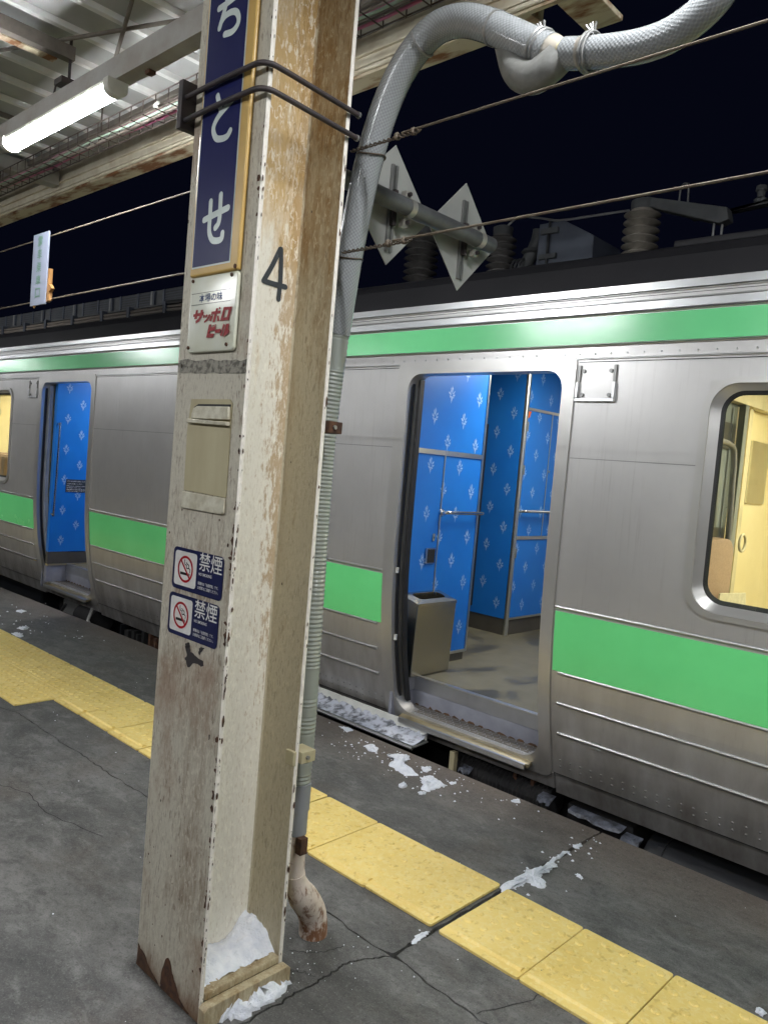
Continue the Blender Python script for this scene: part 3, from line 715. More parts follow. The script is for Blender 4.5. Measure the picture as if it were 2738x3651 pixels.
        obj('step_riser', MB().box(X0, 3.392 + D, 0.120, X1, 3.41 + D, 0.205), 'riser', car)
        obj('riser_plate', MB().box(X0, 3.389 + D, 0.206, X1, 3.409 + D, 0.2765), 'alu', car)
        obj('step_nosing', MB().box(X0, 3.387 + D, 0.277, X1, 3.418 + D, 0.284), 'bright', car, bevel=.002)
        rs = MB(); q = X0 + .02; rr = random.Random(k + 3)
        while q < X1:
            wq = rr.uniform(.02, .07); rs.poly([(q, 3.3905 + D, .1205), (q + wq, 3.3905 + D, .1205), (q + wq * .8, 3.3905 + D, .1205 + rr.uniform(.003, .012)), (q + wq * .3, 3.3905 + D, .1205 + rr.uniform(.004, .016))]); q += wq * rr.uniform(1.0, 1.3)
        o = obj('riser_rust', rs, 'riser_rust', car); o['kind'] = 'stuff'
        obj('well_side', MB().box(a - .03, 3.215 + D, 0.06, a - .0105, 3.40 + D, 0.28), 'riser', car)
        obj('well_side', MB().box(a - .012, 3.392 + D - .13, 0.205, a - .002, 3.3885 + D, 0.2765), 'alu', car)
        # side plate holder right (or left) of the door
        hx = b + 0.070 if face_right else a - 0.30
        h = MB(); z0, z1 = 1.812, 1.972; yy = 3.120 + D
        h.box(hx, yy - .016, z0, hx + .19, yy - .001, z0 + .016); h.box(hx, yy - .016, z0 + .0162, hx + .014, yy - .001, z0 + .085); h.box(hx + .176, yy - .016, z0 + .0162, hx + .19, yy - .001, z0 + .085)
        ho = obj('plate_holder', h, 'bright', car, bevel=.002)
        obj('holder_rail', MB().box(hx + .003, yy - .009, z0 + .088, hx + .016, yy - .001, z1), 'galv', ho); obj('holder_rail', MB().box(hx + .174, yy - .009, z0 + .088, hx + .187, yy - .001, z1), 'galv', ho)
        for u, z in ((.03, .03), (.16, .03), (.03, .135), (.16, .135)):
            obj('holder_bolt', MB().tube([(hx + u, yy - .008, z0 + z), (hx + u, yy, z0 + z)], .009, 8), 'galv', ho)
    # windows
    for a, b in windows:
        out = loop(a, 0.965, b, 1.912, 0.13); mid = loop(a + .032, 0.990, b - .032, 1.888, 0.105); inn = loop(a + .065, 1.022, b - .065, 1.862, 0.085)
        f = obj('window_frame', S.ring(out, mid, 0.012, 0.010, loop(a + .014, 0.982, b - .014, 1.908, 0.004)), 'steel_frame', car, smooth=True, angle=50)
        r2 = MB(); n = len(mid)
        for pts, off in ((mid, -0.004), (inn, 0.022)):
            for x, z in pts: r2.v.append((x, S.y(z) + off, z))
        for i in range(n): j = (i + 1) % n; r2.f.append((i, j, n + j, n + i))
        obj('window_reveal', r2, 'steel_frame', f, smooth=True)
        inn2 = loop(a + .082, 1.040, b - .082, 1.845, 0.07); r3 = MB()
        for pts, off in ((inn, 0.0225), (inn2, 0.030)):
            for x, z in pts: r3.v.append((x, S.y(z) + off, z))
        for i in range(n): j = (i + 1) % n; r3.f.append((i, j, n + j, n + i))
        obj('window_gasket', r3, 'rubber', f, smooth=True)
        obj('window_pane', MB().poly([(x, 3.147 + S.dy, z) for x, z in inn]), 'glass', car)
    return car

# ---- right-hand car
R = Side(0.0)
DR = (-2.800, -1.870)
car_r = build_car(R, -4.10, 3.2, [DR], [(-1.232, 0.30)], 'stainless steel train car with green bands, its wide open doorway showing a litter bin', True)
# vestibule walls
def wallx(name, x, y0, y1, z0, z1, mat, parent, t=0.02): return obj(name, MB().box(x - t, y0, z0, x, y1, z1), mat, parent)
xa = -2.917
va = wallx('vestibule_wall', xa, 3.20, 3.985, 0.345, 2.19, 'blue', car_r, 0.05)
motifs(va, ('x', xa), 3.36, 3.97, 0.36, 2.18, 3.632, 1.908 + .14175 * 0, 0.0012)
obj('wall_plinth', MB().box(xa - .05, 3.41, 0.2775, xa - .004, 3.98, 0.344), 'plinth', va)
obj('edge_trim', MB().box(xa - .052, 3.9855, 0.33, xa + .006, 4.000, 2.19), 'int_trim', va)
obj('band_trim', MB().box(xa + .0002, 3.36, 1.548, xa + .007, 3.985, 1.576), 'int_trim', va)
obj('joint_trim', MB().box(xa + .0002, 3.617, 0.345, xa + .004, 3.626, 1.547), 'int_trim', va)
obj('plinth_trim', MB().box(xa + .0002, 3.41, 0.328, xa + .006, 3.985, 0.345), 'int_trim', va)
g = obj('grab_bar', MB().tube(smooth_path([(xa, 3.632, 1.205), (xa + .045, 3.640, 1.212), (xa + .048, 3.70, 1.212), (xa + .048, 3.93, 1.212), (xa + .045, 3.985, 1.212), (xa, 3.993, 1.205)], 4), 0.011, 10), 'chrome', va, smooth=True)
obj('bar_socket', MB().tube([(xa, 3.632, 1.208), (xa + .012, 3.632, 1.208)], .02, 12), 'chrome', g, smooth=True)
obj('lock_plate', MB().prism(rrect(3.570, 1.038, 3.588, 1.082, .008, 4), 0, xa + .001, xa + .005), 'int_trim', va)
obj('lock_hole', MB().prism(rrect(3.576, 1.052, 3.582, 1.066, .0028, 3), 0, xa + .0052, xa + .006), 'rubber', va)
pf = MB().box(xa + .001, 3.515, 0.905, xa + .008, 3.600, 0.997); obj('pull_recess', pf, 'chrome', va)
obj('recess_hole', MB().box(xa + .0082, 3.532, 0.910, xa + .0095, 3.597, 0.990), 'rubber', va)
# lit corner beyond
vb = obj('vestibule_wall', MB().box(-3.60, 4.862, 0.40, -3.222, 4.91, 2.30), 'blue', car_r)
motifs(vb, ('y', 4.862), -3.60, -3.225, 0.42, 2.29, -3.4395, 2.068, -0.0015)
obj('wall_plinth', MB().box(-3.60, 4.866, 0.2775, -3.222, 4.91, 0.399), 'plinth', vb)
obj('corner_post', MB().tube([(-3.210, 4.878, 0.278), (-3.210, 4.878, 2.30)], .019, 14), 'int_trim', vb, smooth=True)
obj('grey_jamb', MB().box(-3.62, 4.835, 0.2775, -3.565, 4.8615, 2.30), 'plinth', vb)
rl = obj('tall_handle', MB().box(-3.553, 4.835, 0.45, -3.535, 4.848, 1.84), 'int_trim', vb); 
obj('tall_handle', MB().box(-3.530, 4.8405, 0.45, -3.520, 4.860, 1.84), 'rubber', vb)
vc = wallx('vestibule_wall', -3.207, 4.897, 5.88, 0.405, 2.30, 'blue', car_r, 0.05)
motifs(vc, ('x', -3.207), 4.90, 5.85, 0.42, 2.29, 5.06, 2.198, 0.0012)
obj('wall_plinth', MB().box(-3.257, 4.897, 0.2775, -3.211, 5.88, 0.392), 'plinth', vc)
for z0, z1 in ((0.3925, 0.408), (0.997, 1.022), (1.955, 1.975)): obj('band_trim', MB().box(-3.2068, 4.897, z0, -3.200, 5.85, z1), 'int_trim', vc)
obj('joint_trim', MB().box(-3.2068, 5.236, 1.023, -3.203, 5.244, 1.954), 'int_trim', vc)
g = obj('grab_bar', MB().tube(smooth_path([(-3.207, 4.91, 1.205), (-3.162, 4.918, 1.212), (-3.158, 4.96, 1.212), (-3.158, 5.25, 1.212), (-3.162, 5.285, 1.212), (-3.207, 5.29, 1.205)], 4), 0.011, 10), 'chrome', vc, smooth=True)
for z in (1.80, 1.48, 0.86): obj('hinge', MB().box(-3.2068, 4.900, z, -3.198, 4.912, z + .07), 'chrome', vc)
obj('orange_mark', MB().poly([(-3.2055, 4.905, 1.948), (-3.2055, 4.945, 1.948), (-3.2055, 4.925, 1.905), (-3.2055, 4.905, 1.895)]), 'orange', vc)
obj('keyhole', MB().tube([(-3.207, 5.262, 1.52), (-3.203, 5.262, 1.52)], .011, 10), 'chrome', vc)
obj('passage_wall', MB().box(-3.66, 3.98, 0.2775, -3.62, 4.834, 2.19), 'grey_int_dk', car_r)
obj('bulkhead', MB().box(-1.68, 3.42, 0.2775, -1.62, 4.10, 2.29), 'blue', car_r)
obj('bulkhead', MB().box(-1.68, 4.95, 0.2775, -1.62, 5.88, 2.29), 'blue', car_r)
obj('vestibule_ceiling', MB().box(-3.70, 3.20, 2.305, -1.62, 5.88, 2.33), 'cream_int', car_r)
obj('ceiling_light', MB().box(-2.75, 3.95, 2.285, -1.95, 4.75, 2.304), 'vest_light', car_r)
# saloon seen through the window
obj('saloon_ceiling', MB().box(-1.55, 3.20, 2.10, 3.1, 5.88, 2.13), 'cream_int', car_r)
obj('saloon_light', MB().box(-1.1, 4.40, 2.07, 2.5, 4.60, 2.0985), 'saloon_light', car_r)
bk = obj('saloon_bulkhead', MB().box(-1.60, 3.20, 0.2775, -1.55, 4.42, 2.10), 'grey_int', car_r)
obj('screen_panel', MB().box(-1.549, 3.25, 1.70, -1.540, 4.33, 1.84), 'grey_int_dk', bk); obj('screen_panel', MB().box(-1.549, 3.25, 0.95, -1.540, 4.33, 1.28), 'grey_int_dk', bk)
obj('screen_edge', MB().box(-1.5395, 4.33, 0.3, -1.52, 4.345, 1.93), 'int_trim', bk); obj('screen_post', MB().box(-1.549, 4.40, 0.3, -1.505, 4.455, 2.0), 'grey_int', bk)
obj('arch_rail', MB().tube(smooth_path([(-1.48, 3.55, 1.72), (-1.48, 3.95, 1.725), (-1.48, 4.18, 1.71), (-1.48, 4.235, 1.64), (-1.48, 4.25, 1.5), (-1.48, 4.28, 1.2), (-1.48, 4.28, 0.8)], 5), 0.016, 10), 'galv', bk, smooth=True)
obj('notice', MB().box(-1.5485, 4.02, 1.60, -1.539, 4.13, 1.68), 'white_pl', bk)
sd = obj('saloon_door', MB().box(-1.60, 4.47, 0.2775, -1.56, 5.85, 2.02), 'yellow_wall', car_r)
obj('yellow_strip', MB().box(-1.5595, 4.475, 0.2775, -1.545, 4.515, 1.96), 'yellow_strip', sd)
obj('door_post', MB().box(-1.5595, 4.545, 0.2775, -1.53, 4.60, 2.0), 'cream_int', sd)
obj('door_window', MB().box(-1.5595, 4.70, 1.42, -1.548, 5.0, 1.78), 'int_trim', sd)
obj('door_header', MB().box(-1.60, 3.21, 1.95, -1.50, 5.88, 2.0995), 'cream_int', car_r)
seat = obj('seat', MB().prism([(3.30 + .0, 0)] and rrect(3.62, 0.80, 4.10, 1.24, 0.09, 6), 0, -1.47, -1.38), 'seat', car_r, bevel=.02, smooth=True)
obj('seat_cushion', MB().box(-1.38, 3.30, 0.62, -0.90, 4.12, 0.78), 'seat', seat, bevel=.03)
obj('head_cloth', MB().prism([(3.80, 0.80), (4.24, 0.80), (4.20, 0.965), (3.84, 0.985)], 0, -1.345, -1.335), 'cloth', seat, bevel=.003)
for z, y in ((1.845, 3.70), (1.21, 4.32)):
    pts = [(-1.42, y + .045 * math.cos(a), z + .045 * math.sin(a)) for a in [2 * math.pi * k / 20 for k in range(20)]]
    obj('strap_ring', MB().tube(pts, .007, 8, closed=True), 'cream_int', car_r, smooth=True)
obj('saloon_side', MB().box(-1.55, 5.86, 0.28, 3.1, 5.89, 2.10), 'yellow_wall', car_r)

# roof gear of the right-hand car
def insulator(x, y, z0, h, r, mat, parent, sheds=8):
    pr = [(r * .62, 0.0)]; st = (h - .07) / sheds
    for k in range(sheds):
        zz = 0.012 + k * st
        pr += [(r * .55, zz), (r * .92, zz + st * .30), (r, zz + st * .40), (r * .97, zz + st * .50), (r * .58, zz + st * .60), (r * .52, zz + st * .95)]
    pr += [(r * .62, h - .066), (r * .64, h - .012), (r * .5, h)]
    o = obj('insulator', MB().lathe(pr, (x, y, z0), 22), mat, parent, smooth=True, angle=60)
    obj('insulator_cap', MB().lathe([(r * .66, 0), (r * .68, .05), (r * .4, .062)], (x, y, z0 + h - .055), 18), 'roof_eq', o, smooth=True); return o
rg = thing('pantograph_gear', 'pantograph base gear with insulators, arm and switch box on the right car roof', 'roof gear', (-2.6, 4.3, 2.69))
insulator(-2.165, 4.30, 2.68, 0.43, 0.105, 'porcelain', rg); insulator(-3.143, 4.30, 2.68, 0.42, 0.098, 'porcelain_dk', rg); insulator(-3.85, 4.30, 2.70, 0.50, 0.125, 'porcelain_dk', rg, 9)
obj('base_frame', MB().box(-4.0, 4.22, 2.66, -1.9, 4.38, 2.70), 'roof_eq', rg)
obj('bus_bar', MB().tube(smooth_path([(-3.12, 4.3, 3.10), (-3.06, 4.3, 3.14), (-3.0, 4.3, 3.150), (-2.85, 4.3, 3.115), (-2.72, 4.3, 3.082), (-2.5, 4.3, 3.075), (-2.25, 4.3, 3.07)], 4), .0075, 8), 'galv', rg, smooth=True)
obj('main_arm', MB().prism([(-2.2, 3.115), (-2.13, 3.118), (-1.67, 2.985), (-1.655, 2.92), (-1.70, 2.905), (-2.12, 3.06), (-2.2, 3.065)], 1, 4.26, 4.34), 'roof_eq', rg, bevel=.006)
obj('cross_bar', MB().prism([(-1.9, 3.015), (-1.9, 2.98), (-1.0, 3.03), (-1.0, 3.075), (-1.66, 2.99)], 1, 4.345, 4.40), 'roof_eq', rg)
obj('arm_loop', MB().tube(smooth_path([(-1.955, 4.3, 3.03), (-1.955, 4.3, 3.13), (-1.945, 4.3, 3.16), (-1.925, 4.3, 3.165), (-1.908, 4.3, 3.15), (-1.905, 4.3, 3.03)], 4), .006, 8), 'galv', rg, smooth=True)
for x in (-1.745, -1.70): obj('support_rod', MB().tube([(x, 4.3, 2.70), (x, 4.3, 2.93)], .007, 8), 'galv', rg)
obj('bar_cap', MB().lathe([(.03, 0), (.035, .02), (.02, .03), (.022, .06), (.03, .065), (.026, .09)], (-1.54, 4.37, 3.015), 12), 'roof_eq', rg, smooth=True)
obj('switch_box', MB().prism([(-2.83, 2.70), (-2.83, 3.06), (-2.655, 3.06), (-2.44, 2.94), (-2.43, 2.70)], 1, 4.25, 4.6), 'roof_eq2', rg, bevel=.006)
obj('box_clamp', MB().box(-2.80, 4.225, 2.985, -2.68, 4.248, 3.02), 'roof_eq', rg); obj('box_clamp', MB().box(-2.80, 4.225, 2.83, -2.68, 4.248, 2.86), 'roof_eq', rg); obj('box_rod', MB().tube([(-2.745, 4.235, 2.70), (-2.745, 4.235, 3.06)], .009, 8), 'rubber', rg)
obj('bushing', MB().tube(smooth_path([(-3.02, 4.35, 2.70), (-3.0, 4.35, 2.80), (-2.94, 4.35, 2.90), (-2.90, 4.35, 2.99), (-2.89, 4.35, 3.06)], 4), [.05, .05, .055, .06, .05] + [.05] * 0 or .05, 12) if False else MB().tube(smooth_path([(-3.02, 4.35, 2.70), (-3.0, 4.35, 2.80), (-2.94, 4.35, 2.90), (-2.90, 4.35, 2.99), (-2.89, 4.35, 3.06)], 4), .045, 12), 'roof_eq', rg, smooth=True)
obj('bushing_disc', MB().lathe([(.045, 0), (.075, .01), (.06, .03)], (-2.93, 4.35, 2.91), 14), 'roof_eq', rg, smooth=True)
for k in range(3): obj('coil_ring', MB().tube([(-3.02 + .03 * k, 4.32 + .07 * math.cos(a), 2.80 + .075 * math.sin(a)) for a in [2 * math.pi * q / 16 for q in range(16)]], .008, 6, closed=True), 'roof_eq', rg)
obj('roof_lug', MB().box(-2.70, 3.9, 2.64, -2.63, 3.93, 2.667), 'galv', rg); obj('roof_lug', MB().box(-1.40, 3.9, 2.64, -1.33, 3.93, 2.672), 'galv', rg)
obj('roof_hatch', MB().box(-1.62, 3.55, 2.52, -0.3, 4.15, 2.612), 'roof', rg, bevel=.01)
obj('foot_fitting', MB().box(-3.98, 4.1, 2.66, -3.74, 4.2, 2.74), 'galv', rg, bevel=.01); obj('foot_fitting', MB().box(-3.66, 4.15, 2.66, -3.50, 4.25, 2.77), 'roof_eq', rg, bevel=.01)
for k in range(5): obj('small_valve', MB().tube([(-3.45 + .06 * k, 4.2, 2.66), (-3.45 + .06 * k, 4.2, 2.78 - .012 * k)], .016, 8), 'roof_eq', rg)

# ---- left-hand car
Lc = Side(-0.035); D = -0.035
car_l = build_car(Lc, -13.2, -4.58, [(-7.255, -6.300)], [(-9.75, -7.915)], 'stainless steel train car with green bands farther along, narrow blue doorway with a vertical handrail', False)
wx = -7.15
vl = obj('vestibule_wall', MB().box(wx - .05, 3.175, 0.40, wx, 5.85, 2.18), 'blue', car_l)
motifs(vl, ('x', wx), 3.20, 5.8, 0.42, 2.17, 3.285, 1.924, 0.0015, holes=((3.30, 3.55, 0.96, 1.08),))
obj('wall_plinth', MB().box(wx - .05, 3.38, 0.2775, wx - .003, 5.85, 0.392), 'plinth', vl)
obj('plinth_trim', MB().box(wx - .05, 3.175, 0.270, wx + .004, 5.85, 0.2865), 'sill', vl); obj('wall_plinth', MB().box(wx - .05, 3.175, 0.287, wx - .003, 3.379, 0.399), 'plinth', vl)
obj('well_side', MB().box(wx - .05, 3.17, 0.120, wx - .004, 3.38, 0.269), 'riser', car_l)
obj('handrail', MB().tube(smooth_path([(wx, 3.197, 1.585), (wx + .03, 3.200, 1.588), (wx + .035, 3.200, 1.57), (wx + .035, 3.196, 1.2), (wx + .035, 3.188, 0.77), (wx + .03, 3.186, 0.752), (wx, 3.185, 0.755)], 4), .010, 10), 'chrome', vl, smooth=True)
np_ = obj('notice_plate', MB().box(wx + .001, 3.302, 0.962, wx + .004, 3.62, 1.082), 'grey_int_dk', vl)
P3 = lambda u, v: (wx + .0048, u, v)
for z, h, tx, w_ in ((1.058, .013, 'ゴミはお持ち帰りください。', .22), (1.036, .010, 'ご協力お願いします。', .15), (1.014, .010, 'Please take your', .20), (0.998, .010, 'garbage with you.', .14), (0.982, .009, '請将垃圾随身帶走', .21), (0.967, .008, 'ご協力をお願いいたします', .21)):
    obj('notice_text', text_mesh(tx, P3, 3.31, z, w_, h, 0.01), 'white_print', np_)
obj('vestibule_ceiling', MB().box(-7.3, 3.17, 2.19, -5.9, 5.85, 2.21), 'cream_int', car_l); obj('ceiling_light', MB().box(-6.9, 3.75, 2.172, -6.3, 4.35, 2.189), 'vest_light', car_l)
obj('bulkhead', MB().box(-6.0, 3.175, 0.2775, -5.95, 5.85, 2.18), 'blue', car_l)
obj('saloon_wall', MB().box(-11, 5.80, 0.28, -7.4, 5.83, 2.1), 'cream_int', car_l); obj('saloon_ceiling', MB().box(-11, 3.17, 2.10, -7.4, 5.85, 2.13), 'cream_int', car_l)
obj('saloon_light', MB().box(-10.5, 4.40, 2.07, -7.8, 4.60, 2.0985), 'saloon_light', car_l); obj('saloon_bulkhead', MB().box(-7.45, 3.17, 0.28, -7.40, 5.85, 2.1), 'yellow_wall', car_l)
obj('saloon_bulkhead', MB().box(-11.0, 3.17, 0.28, -10.95, 5.85, 2.1), 'yellow_wall', car_l)
for k in range(5):
    x = -8.3 - .5 * k; pts = [(x + .045 * math.cos(a), 3.85, 1.72 + .045 * math.sin(a)) for a in [2 * math.pi * q / 16 for q in range(16)]]
    o = obj('strap', MB().tube([(x, 3.85, 2.09), (x, 3.85, 1.77)], .008, 6), 'cream_int', car_l); obj('strap_ring', MB().tube(pts, .008, 6, closed=True), 'cream_int', o, smooth=True)
obj('strap_bar', MB().tube([(-10.9, 3.85, 1.93), (-7.46, 3.85, 1.93)], .012, 8), 'chrome', car_l)
for k in range(3): obj('seat', MB().box(-8.6 - .9 * k, 3.25, 0.6, -8.5 - .9 * k, 4.1, 1.22), 'seat', car_l, bevel=.03)
# air conditioner on the left roof
ac = thing('air_conditioner', 'long dark louvred air conditioner with pipes along the left car roof', 'roof unit', (-7.4, 4.2, 2.62))
obj('case', MB().box(-9.9, 3.56, 2.665, -5.25, 5.2, 2.80), 'roof_eq', ac, bevel=.01)
obj('case_base', MB().box(-9.9, 3.75, 2.56, -5.3, 5.0, 2.664), 'rubber', ac)
lou = bpy.data.meshes.new('louvre'); mbq = MB().prism([(3.5595, 0.0), (3.545, -.006), (3.545, -.002), (3.5595, .006)], 0, 0.0, 0.27); lou.from_pydata(mbq.v, [], mbq.f); lou.materials.append(M_['roof_eq2'])
x = -9.75
k = 0
while x < -5.6:
    obj('louvre_frame', MB().box(x - .035, 3.548, 2.672, x - .012, 3.5592, 2.795), 'roof_eq2', ac)
    for j in range(5):
        o = bpy.data.objects.new('louvre', lou); COL.objects.link(o); o.parent = ac; o.matrix_parent_inverse = Matrix.Translation(-ac.location); o.location = (x, 0, 2.69 + j * .022)
    x += 0.31; k += 1
    if k % 2 == 0: obj('case_clip', MB().box(x - .10, 3.540, 2.675, x - .07, 3.5592, 2.79), 'galv', ac); obj('case_clip', MB().box(x - .06, 3.540, 2.675, x - .04, 3.5592, 2.79), 'roof_eq2', ac); x += .12
for z, r, m in ((2.625, .012, 'greycab'), (2.597, .014, 'greycab')): obj('roof_pipe', MB().tube([(-9.9, 3.50, z), (-5.55, 3.50, z)], r, 8), m, ac, smooth=True)
for x in (-9.35, -8.75, -8.23, -7.62, -7.02, -6.53, -5.93): obj('pipe_bracket', MB().box(x - .022, 3.475, 2.565, x + .022, 3.525, 2.665), 'roof_eq2', ac)
obj('loose_hose', MB().tube(smooth_path([(-5.95, 3.5, 2.66), (-5.7, 3.5, 2.655), (-5.5, 3.5, 2.63), (-5.45, 3.5, 2.60)], 5), .018, 8), 'rubber', ac, smooth=True)

# ---- under the floor
uf = thing('underfloor_gear', 'dark underfloor tanks and boxes hanging below the train by the platform gap', 'underfloor gear', (-2, 3.6, -0.5))
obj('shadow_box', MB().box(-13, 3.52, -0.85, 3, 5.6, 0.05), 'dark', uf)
obj('air_tank', MB().tube([(-1.35, 3.42, -0.26), (-0.62, 3.42, -0.26)], .19, 24), 'tank', uf, smooth=True, angle=50)
obj('tank_strap', MB().tube([(-1.30, 3.42, -0.26), (-1.27, 3.42, -0.26)], .195, 24), 'tank', uf)
obj('equipment_box', MB().box(-1.75, 3.33, -0.55, -1.42, 3.6, -0.06), 'dark', uf, bevel=.01); obj('equipment_box', MB().box(-5.2, 3.36, -0.5, -3.4, 3.6, -0.06), 'dark', uf, bevel=.02)
obj('equipment_box', MB().box(-9.0, 3.33, -0.5, -7.6, 3.6, -0.05), 'tank', uf, bevel=.02)
obj('corrugated_duct', MB().tube([(-2.42 + .012 * k, 3.36, -0.10) for k in range(50)], [.075 + .007 * (k % 2) for k in range(50)], 14), 'dark', uf)
for x in (-2.05, -1.95): obj('hanger', MB().box(x, 3.31, -.25, x + .02, 3.34, .05), 'rust', uf)
obj('hanger', MB().box(-2.40, 3.24, -.14, -2.37, 3.27, -.0), 'panel_paint', uf)
obj('hook', MB().tube(smooth_path([(-6.20, 3.16, .05), (-6.20, 3.14, -.01), (-6.19, 3.12, -.05), (-6.17, 3.12, -.07)], 4), .014, 8), 'galv', uf, smooth=True)
obj('brace_bar', MB().tube([(-6.75, 3.12, -.13), (-6.66, 3.14, .0)], .014, 8), 'rubber', uf); obj('drum', MB().tube([(-6.62, 3.3, -.10), (-6.30, 3.3, -.10)], .11, 18), 'dark', uf, smooth=True)
obj('side_frame', MB().box(-7.0, 3.28, -.14, -6.68, 3.3, -.02), 'galv', uf)
rndu = random.Random(8)
for k in range(14):
    x = -5.9 + k * .09 + rndu.uniform(-.02, .02); obj('small_fitting', MB().box(x, 3.26, -.16 - rndu.uniform(0, .05), x + rndu.uniform(.02, .06), 3.33, -.05 + rndu.uniform(-.03, .03)), random.Random(k).choice(['dark', 'tank', 'rust']), uf)

def blob(name, pts, z, h, mat, seed=0, parent=None, sub=2):
    """lumpy patch with an irregular outline, thick in the middle"""
    rr = random.Random(seed); n0 = len(pts); q = []
    for i in range(n0):
        a = Vector(pts[i]); b = Vector(pts[(i + 1) % n0])
        for k in range(6): t = k / 6; p = a.lerp(b, t); s = (b - a).length * .11; q.append(Vector((p.x + rr.uniform(-s, s), p.y + rr.uniform(-s, s))))
    c = sum(q, Vector((0, 0))) / len(q); mb = MB(); n = len(q); rings = [(1.0, 0.0), (0.95, .45), (0.80, .8), (0.6, 1.0), (.35, 1.0)]
    for f, hh in rings:
        for p in q:
            v = c + (p - c) * f; mb.v.append((v.x, v.y, z + h * hh * rr.uniform(.35, 1.45) if hh else z))
    for r in range(len(rings) - 1):
        for i in range(n): j = (i + 1) % n; mb.f.append((r * n + i, r * n + j, (r + 1) * n + j, (r + 1) * n + i))
    k = len(mb.v); mb.v.append((c.x, c.y, z + h)); b = (len(rings) - 1) * n
    for i in range(n): mb.f.append((b + i, b + (i + 1) % n, k))
    return obj(name, mb, mat, parent, smooth=True, angle=60)
GS = 'snow scraps on the platform'
for k, (lab, pts, h) in enumerate([
    ('largest ragged snow scrap on the asphalt below the open right doorway', [(-2.562, 2.926), (-2.533, 2.979), (-2.49, 3.008), (-2.447, 2.976), (-2.429, 2.909), (-2.379, 2.869), (-2.284, 2.848), (-2.323, 2.791), (-2.391, 2.808), (-2.455, 2.826), (-2.485, 2.896)], .010),
    ('broad white snow scrap just right of the ragged largest one', [(-2.258, 2.831), (-2.252, 2.902), (-2.19, 2.887), (-2.13, 2.873), (-2.136, 2.806), (-2.132, 2.743), (-2.17, 2.738), (-2.205, 2.786)], .012),
    ('small snow scrap between the two big ones and the platform edge', [(-2.347, 2.938), (-2.321, 2.984), (-2.29, 2.955), (-2.285, 2.91), (-2.308, 2.907)], .008),
    ('thin snow scrap beside the snow filled gutter', [(-2.995, 3.002), (-2.952, 3.035), (-2.905, 3.030), (-2.906, 2.979), (-2.947, 2.987)], .006),
    ('small broken snow scrap between the gutter and the largest scrap', [(-2.704, 2.915), (-2.707, 2.964), (-2.635, 2.942), (-2.61, 2.894), (-2.644, 2.877)], .008),
    ('oval snow lump alone in front of the big scraps, nearer the yellow tiles', [(-2.264, 2.683), (-2.258, 2.718), (-2.23, 2.712), (-2.225, 2.681), (-2.241, 2.669)], .012),
    ('small snow chip on the platform edge under the right door frame', [(-1.849, 2.984), (-1.824, 3.02), (-1.806, 2.998), (-1.836, 2.973)], .008),
    ('tiny snow chip touching the near tip of the broad scrap', [(-2.154, 2.698), (-2.138, 2.735), (-2.123, 2.711), (-2.138, 2.687)], .008),
    ('thin snow sliver right of the broad scrap', [(-2.143, 2.905), (-2.126, 2.945), (-2.114, 2.922), (-2.123, 2.895)], .005),
    ('long branching strip of snow packed in the slab joint beyond the yellow tiles', [(-1.45, 2.323), (-1.446, 2.393), (-1.453, 2.51), (-1.430, 2.587), (-1.42, 2.65), (-1.396, 2.632), (-1.401, 2.554), (-1.4, 2.497), (-1.36, 2.493), (-1.344, 2.447), (-1.375, 2.43), (-1.405, 2.44), (-1.417, 2.376), (-1.422, 2.30)], .010),
    ('narrow snow strip in the slab joint farther towards the train', [(-1.436, 2.597), (-1.445, 2.683), (-1.439, 2.767), (-1.425, 2.78), (-1.430, 2.695), (-1.426, 2.614)], .006),
    ('snow bit at the train end of the slab joint', [(-1.45, 2.834), (-1.43, 2.873), (-1.414, 2.826), (-1.434, 2.814)], .006),
    ('lone snow sliver on the slab right of the joint', [(-1.325, 2.629), (-1.315, 2.642), (-1.291, 2.631), (-1.289, 2.617)], .006),
    ('far left snow scrap nearest the platform edge', [(-6.518, 2.653), (-6.548, 2.708), (-6.489, 2.723), (-6.436, 2.664)], .01),
    ('far left snow scrap midway between the edge and the yellow tiles', [(-5.924, 2.427), (-5.961, 2.491), (-5.903, 2.52), (-5.857, 2.449)], .01),
    ('far left snow scrap against the yellow tiles', [(-5.783, 2.337), (-5.794, 2.363), (-5.754, 2.394), (-5.645, 2.350), (-5.655, 2.335)], .01),
    ('dull snow scrap in the joint at the near side of the yellow tiles', [(-1.452, 1.90), (-1.440, 1.925), (-1.428, 1.89), (-1.432, 1.83), (-1.448, 1.845)], .004),
    ('small snow chip at the lower right edge of the picture beyond the tiles', [(-0.60, 2.36), (-0.60, 2.385), (-0.575, 2.38), (-0.578, 2.355)], .008),
]):
    tag(blob('snow_patch', pts, 0.0005, h, 'snow', k), lab, 'snow patch', GS)
tag(blob('snow_patch', [(-1.60, 1.17), (-1.535, 1.19), (-1.50, 1.26), (-1.505, 1.36), (-1.53, 1.43), (-1.575, 1.41), (-1.56, 1.28)], 0.0, 0.030, 'snow', 44), 'white snow squeezed out under the base plate of the column', 'snow patch')
